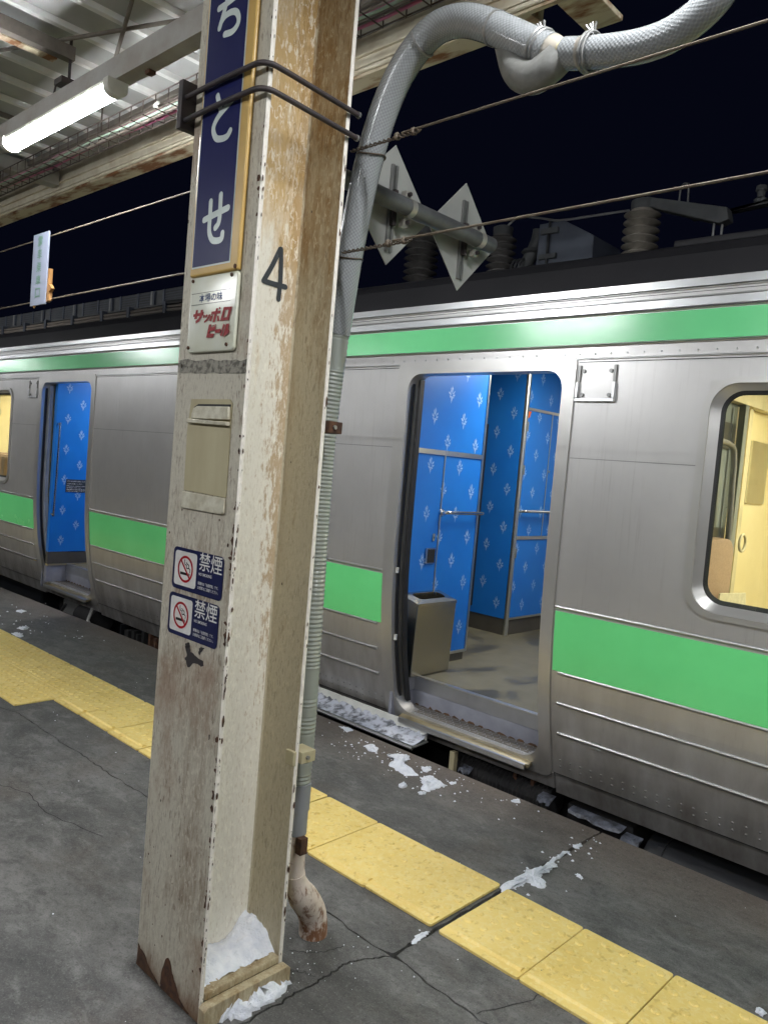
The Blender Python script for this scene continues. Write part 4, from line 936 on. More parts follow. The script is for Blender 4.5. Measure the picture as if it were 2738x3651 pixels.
# crumbs
cr = MB(); rr = random.Random(21)
def crumb(x, y, s, z=0.0):
    b = len(cr.v); n = 5; a0 = rr.uniform(0, 6)
    for k in range(n): a = a0 + 2 * math.pi * k / n; cr.v.append((x + s * math.cos(a) * rr.uniform(.6, 1.3), y + s * math.sin(a) * rr.uniform(.6, 1.3), z))
    cr.v.append((x, y, z + s * .8)); cr.f.extend([(b + k, b + (k + 1) % n, b + n) for k in range(n)])
for _ in range(110): crumb(rr.gauss(-2.4, .32), min(3.0, rr.gauss(2.88, .09)), rr.uniform(.0015, .007))
for _ in range(130): crumb(rr.uniform(-7.5, -0.5), rr.uniform(0.9, 3.0), rr.uniform(.0012, .0038))
for _ in range(30): crumb(rr.gauss(-1.43, .03), rr.uniform(2.35, 3.0), rr.uniform(.002, .008))
for _ in range(40): crumb(rr.gauss(-6.2, .5), rr.uniform(2.3, 2.85), rr.uniform(.003, .009))
for _ in range(50): crumb(rr.gauss(-1.60, .09), rr.gauss(1.48, .12), rr.uniform(.001, .003))
tag(obj('snow_crumbs', cr, 'snow'), 'white crumbs of snow scattered over the asphalt', 'snow', kind='stuff')
# gutter with snow in the gap
gt = thing('gap_gutter', 'long snow filled metal gutter in the gap left of the open doorway', 'gutter', (-2.9, 3.17, 0))
obj('gutter_back', MB().prism([(3.205, 0.020), (3.212, 0.086), (3.220, 0.086), (3.220, 0.012)], 0, -3.60, -2.545), 'white_pl', gt)
obj('gutter_floor', MB().prism([(3.085, 0.002), (3.215, 0.010), (3.215, 0.018), (3.085, 0.008)], 0, -3.60, -2.53), 'galv', gt)
obj('gutter_lip', MB().tube([(-3.60, 3.085, 0.004), (-2.53, 3.085, 0.004)], .009, 10), 'bright', gt, smooth=True)
sn = MB(); nx, ny = 60, 6; rr2 = random.Random(5)
for i in range(nx + 1):
    for j in range(ny + 1): sn.v.append((-3.60 + 1.06 * i / nx, 3.10 + .108 * j / ny, 0.012 + (.004 + .040 * (j / ny) ** 2) * rr2.uniform(.6, 1.15) * (0.25 if j == 0 else 1)))
for i in range(nx):
    for j in range(ny): a = i * (ny + 1) + j; sn.f.append((a, a + 1, a + ny + 2, a + ny + 1))
obj('gutter_snow', sn, 'dirty_snow', gt, smooth=True)
for k, (x0, x1, y, z, l) in enumerate([(-1.84, -1.77, 3.22, -.03, 'grey ice lump clinging under the right door frame'), (-1.72, -1.45, 3.30, -.075, 'thin ragged ice strip under the skirt right of the door'), (-1.44, -1.36, 3.28, -.09, 'flat grey slab of ice hanging under the skirt'), (-2.34, -2.28, 3.27, -.07, 'dark icy crust beneath the door step')]):
    mb = MB(); rr3 = random.Random(k); n = 8
    for i in range(n + 1):
        t = i / n; x = x0 + (x1 - x0) * t; h = .022 * (.4 + rr3.random()) * (1 if k != 1 else .6)
        mb.v += [(x, y - .02, z + rr3.uniform(-.008, .008)), (x, y + .03, z + .01), (x + rr3.uniform(-.01, .01), y - .028, z - h)]
    for i in range(n): a = 3 * i; mb.f += [(a, a + 1, a + 4, a + 3), (a, a + 3, a + 5, a + 2), (a + 1, a + 2, a + 5, a + 4)]
    mb.f += [(0, 2, 1), (3 * n, 3 * n + 1, 3 * n + 2)]
    tag(obj('ice_lump', mb, 'grey_ice', smooth=True), l, 'ice', 'ice under the train')

# ---- litter bin
lb = thing('litter_bin', 'tall brushed steel litter bin with an open oval top inside the doorway', 'litter bin', (-2.83, 3.49, 0.284))
bx0, bx1, by0, by1 = -2.912, -2.767, 3.312, 3.662
bb = MB(); b0 = [(bx0, by0 + .006), (bx1 - .012, by0 + .006), (bx1 - .012, by1 - .004), (bx0, by1 - .004)]; b1 = [(bx0, by0), (bx1, by0), (bx1, by1), (bx0, by1)]
bb.v = [(x, y, .285) for x, y in b0] + [(x, y, .690) for x, y in b1]; bb.f = [(0, 3, 2, 1), (0, 1, 5, 4), (1, 2, 6, 5), (2, 3, 7, 6), (3, 0, 4, 7)]
obj('bin_body', bb, 'bin', lb, bevel=.004)
tp = MB(); outer = loop(bx0, by0 - .003, bx1 + .004, by1 + .003, .006, ns=6, nc=6); inner = loop(bx0 + .035, by0 + .055, bx1 - .028, by1 - .055, .035, ns=6, nc=6)
n = len(outer)
for pts, z in ((outer, .690), (outer, .706), (inner, .715), (inner, .640)): tp.v += [(x, y, z + (0.0 if z == .690 else .036 * (bx1 - x) / .145)) for x, y in pts]
for r in range(3):
    for i in range(n): j = (i + 1) % n; tp.f.append((r * n + i, r * n + j, (r + 1) * n + j, (r + 1) * n + i))
obj('bin_lid', tp, 'bin', lb, smooth=True, angle=35); obj('bin_liner', MB().box(bx0 + .02, by0 + .03, .5, bx1 - .015, by1 - .03, .62), 'rubber', lb)

# ================================================================== COLUMN
XL, XR, YA, YB = -1.869, -1.562, 1.150, 1.421
colm = thing('steel_column', 'weathered cream H section steel column standing on the asphalt, number 4 on its web', 'column', (-1.715, 1.28, 0))
ZT = 3.0
def flange(name, y0, y1, mat, amp, seed):
    """plate with an uneven chipped outer edge"""
    rr = random.Random(seed); mb = MB(); nz = 150; e = [(rr.uniform(-amp, amp) - (rr.random() < .07) * rr.uniform(.001, .004)) for _ in range(nz + 1)]
    for k in range(nz + 1):
        z = -0.02 + (ZT + .02) * k / nz
        mb.v += [(XL, y0, z), (XR - .0025, y0, z), (XR - .0005 + e[k] * .5, y0 + .003, z), (XR - .0005 + e[k] * .5, y1 - .003, z), (XR - .0025, y1, z), (XL, y1, z)]
    for k in range(nz):
        a = 6 * k
        for j in range(6): mb.f.append((a + j, a + (j + 1) % 6, a + 6 + (j + 1) % 6, a + 6 + j))
    o = obj(name, mb, mat, colm)
    o.data.materials.append(M_['col_edge'])
    for p in o.data.polygons:
        if abs(p.normal.x) > .5 and p.center.x > -1.7: p.material_index = 1
    return o
fa = flange('front_flange', YA, YA + .013, 'col_a', .0012, 1)
fb = flange('rear_flange', YB - .013, YB, 'col_b', .0012, 2)
obj('web', MB().box(-1.719, YA + .0132, -.02, -1.711, YB - .0132, ZT), 'col_web', colm)
# fillets where web and flange meet
obj('fillet', MB().prism([(-1.7108, YB - .0134), (-1.7108, YB - .018), (-1.7065, YB - .0134)], 2, .0, ZT), 'col_b', colm)
W3 = lambda u, v: (-1.7096, u, v)
f4 = MB()
for s_ in [[(1.338, 2.011), (1.316, 1.963), (1.291, 1.917)], [(1.291, 1.917), (1.324, 1.916), (1.366, 1.917)], [(1.341, 2.012), (1.346, 1.951), (1.345, 1.880)]]:
    m = ribbon2(s_, .0145, W3); k = len(f4.v); f4.v += [(x + .0002 * (k > 0) * k / 30, y, z) for x, y, z in m.v]; f4.f += [tuple(i + k for i in q) for q in m.f]
obj('number_mark', f4, 'four', colm)
F3 = lambda d: (lambda u, v: (u, YA - d, v))
def decal(name, pts, d, mat, parent, seed=0, amp=.0015):
    rr = random.Random(seed); q = []
    for i in range(len(pts)):
        a, b = Vector(pts[i]), Vector(pts[(i + 1) % len(pts)])
        for k in range(3): p = a.lerp(b, k / 3); q.append((p.x + rr.uniform(-amp, amp), p.y + rr.uniform(-amp, amp)))
    return obj(name, MB().poly([F3(d)(u, v) for u, v in q]), mat, parent)
decal('bare_patch', [(-1.74, 0.937), (-1.717, 0.943), (-1.713, 0.929), (-1.692, 0.924), (-1.677, 0.92), (-1.652, 0.918), (-1.651, 0.907), (-1.66, 0.901), (-1.678, 0.904), (-1.698, 0.901), (-1.714, 0.886), (-1.723, 0.886), (-1.729, 0.898), (-1.738, 0.905), (-1.728, 0.916)], .001, 'patch', colm, 1)
decal('bare_patch', [(-1.741, 0.944), (-1.722, 0.952), (-1.717, 0.943), (-1.728, 0.937), (-1.736, 0.936)], .001, 'patch', colm, 2)
decal('bare_patch', [(-1.676, 0.945), (-1.667, 0.951), (-1.652, 0.952), (-1.658, 0.945), (-1.668, 0.936), (-1.672, 0.927), (-1.677, 0.932)], .001, 'patch', colm, 3)
decal('rust_patch', [(-1.743, 0.012), (-1.740, 0.055), (-1.727, 0.085), (-1.713, 0.100), (-1.700, 0.088), (-1.690, 0.068), (-1.676, 0.050), (-1.664, 0.040), (-1.650, 0.020), (-1.630, 0.012), (-1.600, 0.004), (-1.62, -0.005), (-1.74, -0.005)], .001, 'rust', colm, 4, .002)
decal('rust_patch', [(-1.868, 0.065), (-1.85, 0.055), (-1.83, 0.052), (-1.80, 0.025), (-1.76, 0.012), (-1.745, 0.0), (-1.868, 0.0)], .0009, 'rust_stain', colm, 5, .002)
for k, (u, z, r) in enumerate([(-1.787, 1.465, .004), (-1.624, 1.464, .0042), (-1.799, 1.292, .003), (-1.628, 1.283, .003), (-1.852, 1.225, .003), (-1.585, 1.225, .004), (-1.848, 1.672, .005), (-1.575, 1.668, .004), (-1.735, 0.37, .003), (-1.69, 0.36, .002), (-1.72, 0.30, .002), (-1.60, 0.12, .003), (-1.8, 0.15, .002), (-1.75, 0.14, .003), (-1.745, 0.23, .002), (-1.70, 0.05, .003), (-1.845, .33, .003), (-1.835, .31, .002), (-1.82, .36, .002)]):
    decal('bolt_hole', [(u + r * math.cos(a), z + r * 1.3 * math.sin(a)) for a in (0, 1, 2, 3, 4, 5)], .0012, 'rust', colm, 20 + k, r * .15)
ec = MB(); rr = random.Random(31)
for _ in range(170):
    z = rr.uniform(0.05, 2.6) if rr.random() < .5 else rr.uniform(0.05, 1.3); r = rr.choice([.0012, .0015, .002, .002, .003, .004, .0055]); hh = r * rr.uniform(1, 3.5); rear = rr.random() < .3
    y0 = (YB - .013) if rear else YA; c_ = y0 + rr.uniform(-.001, .008)
    ec.poly([(XR + .0022, min(max(c_ + r * .6 * math.cos(a) * rr.uniform(.6, 1.3), y0 + .001), y0 + .012), z + hh * math.sin(a) * rr.uniform(.6, 1.2)) for a in (0, 1, 2, 3, 4, 5.2)])
    if not rear and rr.random() < .7:
        ec.poly([(XR - .002 + min(0, -r + r * math.cos(a)) * rr.uniform(.6, 1.6), YA - .0009, z + hh * math.sin(a) * rr.uniform(.6, 1.2)) for a in (0, 1, 2, 3, 4, 5.2)])
o = obj('edge_chips', ec, 'rust', colm); o['kind'] = 'stuff'
# tape, cover plate and mail-slot like recess on the face
obj('tape_strip', MB().poly([F3(.0012)(u, v) for u, v in wobble((-1.866, 1.655), (-1.566, 1.648), 14, .002, 1) + wobble((-1.566, 1.680), (-1.866, 1.690), 14, .003, 2)]), 'tape', colm)
cp = obj('cover_plate', MB().prism([(-1.800, 1.50), (-1.796, 1.345), (-1.606, 1.341), (-1.608, 1.575), (-1.618, 1.585), (-1.790, 1.585)], 1, YA - .003, YA - .0002), 'panel_paint', colm, bevel=.001)
sl = MB(); sl.prism([(-1.786, 1.523), (-1.609, 1.519), (-1.609, 1.528), (-1.786, 1.533)], 1, YA - .016, YA - .0032); obj('slot_ledge', sl, 'old_white', cp, bevel=.002)
obj('slot_hood', MB().prism([(-1.772, 1.5335), (-1.772, 1.545), (-1.765, 1.560), (-1.750, 1.566), (-1.612, 1.566), (-1.610, 1.5335)], 1, YA - .012, YA - .0032), 'old_white', cp, bevel=.003)
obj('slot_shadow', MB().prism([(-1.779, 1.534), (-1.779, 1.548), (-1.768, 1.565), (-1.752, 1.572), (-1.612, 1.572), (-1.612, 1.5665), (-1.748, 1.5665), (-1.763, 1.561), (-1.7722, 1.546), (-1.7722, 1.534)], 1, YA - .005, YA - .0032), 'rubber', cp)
obj('lower_ledge', MB().prism([(-1.795, 1.342), (-1.606, 1.339), (-1.606, 1.302), (-1.618, 1.298), (-1.798, 1.298)], 1, YA - .008, YA - .0002), 'old_white', colm, bevel=.003)
# base: sill plate closing the foot, and grime filling
obj('base_plate', MB().prism([(YA - .004, -.01), (YB + .006, -.01), (YB + .006, .046), (YB - .004, .055), (YA + .006, .055), (YA - .004, .046)], 0, -1.560, -1.532), 'wood_sill', colm, bevel=.003)
obj('base_ledge', MB().box(-1.62, YA + .014, .052, -1.5605, YB - .014, .074), 'wood_sill', colm, bevel=.005)
sn = MB(); nx, ny = 14, 22; rr = random.Random(9)
for i in range(nx + 1):
    for j in range(ny + 1):
        x = -1.7105 + .128 * i / nx; t = j / ny; y = YA + .0135 + (YB - YA - .027) * t; u = i / nx
        edge = .090 + .010 * math.sin(t * 9) + .045 * math.exp(-((t - .96) / .10) ** 2) + .012 * math.exp(-((t) / .2) ** 2)
        z = edge * (1 - u) + .074 * u + .022 * math.sin(3.1 * u) + .006 * math.sin(17 * t + 5 * u) * math.sin(11 * u + 1)
        sn.v.append((x, y, z + rr.uniform(-.0045, .0045)))
for i in range(nx):
    for j in range(ny): a = i * (ny + 1) + j; sn.f.append((a, a + ny + 1, a + ny + 2, a + 1))
tag(obj('snow_heap', sn, 'snow', None, smooth=True), 'white snow heap packed inside the foot of the column', 'snow')

# ---- signs on the column
ns = thing('station_name_sign', 'tall navy enamel sign with ochre border reading ちとせ, strapped to the column', 'sign', (-1.72, YA, 2.3))
bd = MB(); zz0, zz1 = 1.900, 2.98
bd.prism([(-1.822, YA - .0135), (-1.612, YA - .0135), (-1.612, YA - .0002), (-1.822, YA - .0002)], 2, zz0, zz1)
obj('enamel_border', bd, 'ochre', ns, bevel=.006, seg=3, smooth=True, angle=60)
obj('white_line', MB().prism([(-1.813, zz0 + .020), (-1.644, zz0 + .0195), (-1.644, zz1 - .01), (-1.813, zz1 - .01)], 1, YA - .0145, YA - .0137), 'letter', ns)
obj('navy_field', MB().prism([(-1.809, zz0 + .024), (-1.648, zz0 + .0235), (-1.648, zz1 - .014), (-1.809, zz1 - .014)], 1, YA - .0155, YA - .0147), 'navy', ns)
def strokes(name, lst, wd, d, mat, parent):
    mb = MB()
    for q, s_ in enumerate(lst):
        m = ribbon2(s_, wd, F3(d + .00025 * q)); k = len(mb.v); mb.v += m.v; mb.f += [tuple(i + k for i in f) for f in m.f]
    return obj(name, mb, mat, parent)
DX = -0.003
sh = lambda L_: [[(a + DX, b) for a, b in s_] for s_ in L_]
strokes('letter', sh([[(-1.765, 2.564), (-1.734, 2.566), (-1.700, 2.570), (-1.672, 2.574)], [(-1.725, 2.600), (-1.730, 2.578), (-1.742, 2.547), (-1.757, 2.514)], [(-1.752, 2.525), (-1.736, 2.536), (-1.711, 2.538), (-1.688, 2.531), (-1.676, 2.513), (-1.680, 2.497), (-1.700, 2.488), (-1.731, 2.491)]]), .0165, .0162, 'letter', ns)
strokes('letter', sh([[(-1.744, 2.344), (-1.735, 2.325), (-1.724, 2.302)], [(-1.678, 2.318), (-1.707, 2.305), (-1.735, 2.29), (-1.751, 2.272), (-1.750, 2.255), (-1.736, 2.238), (-1.713, 2.232), (-1.69, 2.233), (-1.678, 2.244)]]), .0165, .0162, 'letter', ns)
strokes('letter', sh([[(-1.765, 2.040), (-1.72, 2.047), (-1.664, 2.055)], [(-1.698, 2.092), (-1.697, 2.061), (-1.697, 2.035), (-1.701, 2.021), (-1.712, 2.013)], [(-1.740, 2.082), (-1.739, 2.047), (-1.739, 2.014), (-1.733, 1.996), (-1.72, 1.983), (-1.698, 1.979), (-1.682, 1.982), (-1.679, 1.995)]]), .0165, .0162, 'letter', ns)
obj('sign_screw', MB().tube([(-1.622, YA - .0155, 1.908), (-1.622, YA - .012, 1.908)], .006, 8), 'rust', ns)
ad = thing('advert_plate', 'small white enamel plate with blue and red Japanese lettering below the name sign', 'sign', (-1.71, YA, 1.8))
obj('plate', MB().prism(rrect(-1.815, 1.704, -1.609, 1.898, .012, 5), 1, YA - .012, YA - .0002), 'enamel', ad, bevel=.005, seg=3, smooth=True, angle=60)
for z in (1.855, 1.826): obj('thin_rule', MB().box(-1.806, YA - .0129, z, -1.634, YA - .0122, z + .0009), 'ink', ad)
obj('small_line', text_mesh('本場の味', F3(.0130), -1.770, 1.8305, .103, .0215, .012), 'blue_ink', ad)
LOGO = [[(-1.792, 1.803), (-1.745, 1.806), (-1.747, 1.797), (-1.792, 1.796)], [(-1.781, 1.813), (-1.772, 1.813), (-1.774, 1.79), (-1.787, 1.79)], [(-1.759, 1.812), (-1.749, 1.812), (-1.75, 1.796), (-1.762, 1.783), (-1.778, 1.778), (-1.78, 1.785), (-1.767, 1.791), (-1.762, 1.797)], [(-1.745, 1.798), (-1.738, 1.798), (-1.739, 1.791), (-1.746, 1.79)], [(-1.734, 1.798), (-1.726, 1.799), (-1.729, 1.791), (-1.737, 1.791)], [(-1.721, 1.798), (-1.713, 1.798), (-1.715, 1.792), (-1.724, 1.783), (-1.739, 1.777), (-1.74, 1.782), (-1.73, 1.787), (-1.723, 1.793)], [(-1.709, 1.804), (-1.669, 1.804), (-1.671, 1.797), (-1.711, 1.796)], [(-1.69, 1.811), (-1.681, 1.811), (-1.692, 1.777), (-1.702, 1.777)], [(-1.711, 1.793), (-1.701, 1.795), (-1.708, 1.779), (-1.718, 1.783)], [(-1.683, 1.791), (-1.676, 1.792), (-1.672, 1.779), (-1.681, 1.778)], [(-1.678, 1.812), (-1.674, 1.813), (-1.67, 1.811), (-1.67, 1.808), (-1.674, 1.807), (-1.677, 1.809)], [(-1.657, 1.8115), (-1.622, 1.8105), (-1.6245, 1.803), (-1.6592, 1.804)], [(-1.6592, 1.804), (-1.6495, 1.8038), (-1.6552, 1.7855), (-1.6652, 1.7855)], [(-1.6355, 1.8034), (-1.6245, 1.803), (-1.630, 1.7855), (-1.6412, 1.7855)], [(-1.6652, 1.7855), (-1.630, 1.7855), (-1.6325, 1.778), (-1.668, 1.778)], [(-1.715, 1.772), (-1.704, 1.772), (-1.706, 1.765), (-1.684, 1.766), (-1.687, 1.755), (-1.709, 1.755), (-1.711, 1.749), (-1.689, 1.748), (-1.694, 1.738), (-1.724, 1.739)], [(-1.697, 1.77), (-1.692, 1.77), (-1.693, 1.766), (-1.698, 1.766)], [(-1.689, 1.771), (-1.684, 1.771), (-1.685, 1.766), (-1.69, 1.766)], [(-1.684, 1.758), (-1.661, 1.758), (-1.665, 1.749), (-1.687, 1.749)], [(-1.652, 1.77), (-1.643, 1.767), (-1.649, 1.757), (-1.656, 1.738), (-1.664, 1.743), (-1.657, 1.754)], [(-1.64, 1.769), (-1.628, 1.769), (-1.63, 1.756), (-1.625, 1.751), (-1.629, 1.745), (-1.65, 1.736), (-1.648, 1.744)]]
lg = MB()
for q, P in enumerate(LOGO): lg.poly([F3(.0130 + .00012 * q)(u, v) for u, v in P])
obj('red_lettering', lg, 'red', ad)
for u, z in ((-1.803, 1.889), (-1.634, 1.889), (-1.805, 1.717), (-1.636, 1.719)): obj('corner_screw', MB().tube([(u, YA - .0155, z), (u, YA - .012, z)], .0048, 7), 'rust', ad)
def no_smoking(x0, x1, z0, z1, label):
    t = thing('no_smoking_sticker', label, 'sticker', ((x0 + x1) / 2, YA, (z0 + z1) / 2), 'no smoking stickers on the column')
    W, H = x1 - x0, z1 - z0
    obj('sheet', MB().prism(rrect(x0, z0, x1, z1, .014, 5), 1, YA - .0022, YA - .0013), 'navy2', t)
    ix0, ix1, iz0, iz1 = x0 + .010, x0 + .112, z0 + .011, z0 + H - .009
    obj('white_panel', MB().prism(rrect(ix0, iz0, ix1, iz1, .009, 4), 1, YA - .0030, YA - .0024), 'white_print', t)
    cx, cz, r = (ix0 + ix1) / 2 + .001, (iz0 + iz1) / 2, .0355
    cig = MB().poly([F3(.0033)(u, v) for u, v in ((cx - .023, cz - .016), (cx + .010, cz - .016), (cx + .010, cz - .009), (cx - .023, cz - .009))]); obj('cigarette', cig, 'ink', t)
    obj('cigarette_tip', MB().poly([F3(.0033)(u, v) for u, v in ((cx + .0115, cz - .016), (cx + .022, cz - .016), (cx + .022, cz - .009), (cx + .0115, cz - .009))]), 'grey_int', t)
    strokes('smoke_curl', [[(cx + .021, cz - .006), (cx + .021, cz + .001), (cx + .014, cz + .004), (cx + .006, cz + .003), (cx + .004, cz + .011), (cx - .002, cz + .012), (cx - .006, cz + .018), (cx - .006, cz + .024)], [(cx + .015, cz + .005), (cx + .015, cz + .012), (cx + .009, cz + .014), (cx + .003, cz + .018)]], .0026, .0033, 'ink', t)
    rg_ = MB(); n = 40
    for k in range(n):
        a, b = 2 * math.pi * k / n, 2 * math.pi * (k + 1) / n
        rg_.poly([F3(.0038)(cx + q * math.cos(c), cz + q * math.sin(c)) for q, c in ((r, a), (r, b), (r - .0062, b), (r - .0062, a))])
    d = (r - .003) * .7071; w2 = .0020
    rg_.poly([F3(.0041)(u, v) for u, v in ((cx - d - w2, cz + d - w2), (cx - d + w2, cz + d + w2), (cx + d + w2, cz - d + w2), (cx + d - w2, cz - d - w2))])
    obj('ban_ring', rg_, 'red2', t)
    tx = x0 + .123
    obj('big_text', text_mesh('禁煙', F3(.0030), tx, z0 + H * .575, .100, .047, .005), 'white_print', t)
    obj('english_text', text_mesh('NO SMOKING', F3(.0030), tx + .001, z0 + H * .455, .057, .0075, .01), 'white_print', t)
    obj('small_text', text_mesh('駅構内は「全面禁煙」です。', F3(.0030), tx, z0 + H * .235, .090, .0085, .006), 'white_print', t)
    obj('small_text', text_mesh('お煙草はご遠慮ください。', F3(.0030), tx, z0 + H * .13, .090, .0085, .006), 'white_print', t)
no_smoking(-1.822, -1.594, 1.082, 1.193, 'upper of the two navy no smoking stickers on the column')
no_smoking(-1.828, -1.599, 0.9585, 1.070, 'lower navy no smoking sticker, above the bare dark patch')

# ---- rod clamp round the column
cl = thing('rod_clamp', 'black bent rod clamp with a square end plate round the column and name sign', 'clamp', (-1.7, YA, 2.35))
obj('end_plate', MB().box(-1.895, YA - .040, 2.288, -1.875, YA + .02, 2.412), 'iron', cl, bevel=.002)
for zc, dz in ((2.372, .0), (2.313, .0)):
    pth = smooth_path([(-1.885, YA - .026, zc - .003), (-1.75, YA - .027, zc), (-1.62, YA - .027, zc), (-1.572, YA - .025, zc), (-1.552, YA - .010, zc), (-1.547, YA + .02, zc), (-1.547, YA + .14, zc - .004), (-1.549, YB + .012, zc - .008)], 5)
    obj('bent_rod', MB().tube(pth, .0068, 10), 'iron', cl, smooth=True)
    obj('rod_end', MB().tube([(-1.549, YB + .012, zc - .008), (-1.549, YB + .018, zc - .008)], .0085, 8), 'galv', cl)

# ---- drain hose, pipe
HP = [(-1.644, 1.5, 0.52), (-1.641, 1.5, 0.657), (-1.643, 1.5, 0.808), (-1.652, 1.5, 1.165), (-1.655, 1.5, 1.508), (-1.636, 1.5, 1.808), (-1.612, 1.5, 2.007), (-1.580, 1.5, 2.194), (-1.556, 1.5, 2.291), (-1.523, 1.5, 2.387), (-1.476, 1.5, 2.47), (-1.414, 1.5, 2.530), (-1.349, 1.5, 2.556), (-1.275, 1.5, 2.548), (-1.202, 1.5, 2.515), (-1.131, 1.5, 2.471), (-1.063, 1.5, 2.427), (-1.012, 1.5, 2.397)]
H2 = [(-0.975, 1.5, 2.383), (-0.94, 1.5, 2.373), (-0.896, 1.5, 2.363), (-0.841, 1.5, 2.352), (-0.791, 1.5, 2.346), (-0.742, 1.5, 2.348), (-0.698, 1.5, 2.362), (-0.664, 1.5, 2.382), (-0.641, 1.5, 2.408), (-0.627, 1.5, 2.445), (-0.615, 1.5, 2.52), (-0.61, 1.5, 2.75)]
hs = thing('drain_hose', 'translucent braided hose climbing behind the column and arching over to the right', 'hose', (-1.65, 1.5, 0.5))
def hose(name, pts, r, mat, parent):
    P = smooth_path(pts, 8); mb = MB().tube(P, r, 24, caps=False); d = [0.0]
    for i in range(1, len(P)): d.append(d[-1] + (P[i] - P[i - 1]).length)
    mb.uvd = d; return obj(name, mb, mat, parent, smooth=True, uv=True, angle=80)
up = hose('braided_hose', [p for p in HP if p[2] > 1.7 or p[0] > -1.60], .038, 'hose', hs)
lowp = [p for p in HP if p[2] < 1.81 and p[0] < -1.60]; Q = smooth_path(lowp, 60); P = [Q[0]]
for q in Q:
    if (q - P[-1]).length >= .0052: P.append(q)
n_ = len(P)
mb = MB().tube(P, [.0348 + .0018 * (k % 2) for k in range(n_)], 20, caps=True); d = [0.0]
for i in range(1, n_): d.append(d[-1] + (P[i] - P[i - 1]).length)
mb.uvd = d; obj('ribbed_hose', mb, 'hose_low', hs, smooth=True, uv=True, angle=30)
hose('braided_hose', H2, .033, 'hose', hs)
obj('hose_joint', MB().tube([(-1.4045, 1.5, 2.532), (-1.400, 1.5, 2.534)], .0395, 24), 'galv', hs)
obj('hose_joint', MB().tube([(-1.175, 1.5, 2.499), (-1.168, 1.5, 2.495)], .0395, 24), 'galv', hs)
obj('coupling', MB().tube([(-1.030, 1.5, 2.409), (-1.005, 1.5, 2.394), (-0.985, 1.5, 2.387), (-0.96, 1.5, 2.379), (-0.925, 1.5, 2.370)], [.036, .036, .028, .028, .035], 20), 'porcelain', hs, smooth=True)
obj('pipe_insert', MB().tube([(-0.982, 1.5, 2.385), (-0.940, 1.5, 2.373)], .0305, 20), 'panel_paint', hs, smooth=True)
for (x, z), (tx, tz) in (((-1.045, 2.417), (.85, -.5)), ((-1.035, 2.411), (.85, -.5)), ((-0.918, 2.368), (.97, -.22)), ((-0.908, 2.366), (.97, -.22))):
    n1 = Vector((tx, 0, tz)).normalized(); uu = n1.orthogonal().normalized(); vv = n1.cross(uu)
    obj('hose_clamp', MB().tube([Vector((x, 1.5, z)) + (uu * math.cos(a) + vv * math.sin(a)) * .0395 for a in [2 * math.pi * k / 24 for k in range(24)]], .0028, 6, closed=True), 'galv', hs, smooth=True)
for x, z in ((-1.032, 2.455), (-0.905, 2.412)):
    for k in range(4): obj('clamp_tail', MB().tube([(x, 1.495, z - .012), (x + random.Random(k + int(x * 50)).uniform(-.02, .02), 1.49, z + random.Random(k + 9).uniform(.0, .022))], .0025, 6), 'galv', hs)
tr = [(-1.150, 1.53, 2.47), (-1.130, 1.52, 2.43), (-1.110, 1.51, 2.395), (-1.082, 1.5, 2.365), (-1.045, 1.495, 2.350), (-1.010, 1.495, 2.362), (-0.990, 1.5, 2.380)]
hose('trap_bend', tr, .036, 'trap', hs)
dp = thing('drain_pipe', 'rusty white drain pipe with grey sleeve and elbow at the foot of the column', 'drain pipe', (-1.63, 1.52, 0))
obj('grey_sleeve', MB().tube([(-1.640, 1.50, .52), (-1.640, 1.50, .44), (-1.638, 1.50, .439), (-1.638, 1.50, .37)], [.036, .036, .032, .032], 20), 'pvc', dp, smooth=True)
obj('riser_pipe', MB().tube([(-1.638, 1.50, .375), (-1.640, 1.512, .24)], .029, 20), 'elbow', dp, smooth=True)
EP = smooth_path([(-1.640, 1.512, .245), (-1.642, 1.522, .212), (-1.645, 1.545, .170), (-1.655, 1.580, .128), (-1.662, 1.612, .085), (-1.665, 1.628, .040), (-1.665, 1.632, -.01)], 5)
obj('elbow', MB().tube(EP, [.0305 + .013 * min(1, max(0, (k - 4) / 8)) for k in range(len(EP))], 24), 'elbow', dp, smooth=True)
obj('pipe_bracket', MB().box(-1.612, 1.480, .325, -1.588, 1.505, .372), 'rust', dp)
for z, m in ((1.545, 'rust'), (0.635, 'panel_paint')):
    t = thing('hose_bracket', 'rusty square bracket holding the hose at head height' if z > 1 else 'small beige square bracket holding the hose low on the column', 'bracket', (-1.57, YB, z), 'hose brackets on the column')
    obj('bracket_arm', MB().box(XR - .045, YB + .0005, z - .016, XR + .012, YB + .05, z + .016), m, t, bevel=.002)
    if z < 1: obj('bracket_tab', MB().box(XR - .03, YB - .024, z - .020, XR + .004, YB - .0135, z + .020), m, t, bevel=.002)
    obj('bracket_bolt', MB().tube([(XR + .012, YB + .02, z), (XR + .018, YB + .02, z)], .006, 6), 'galv', t)

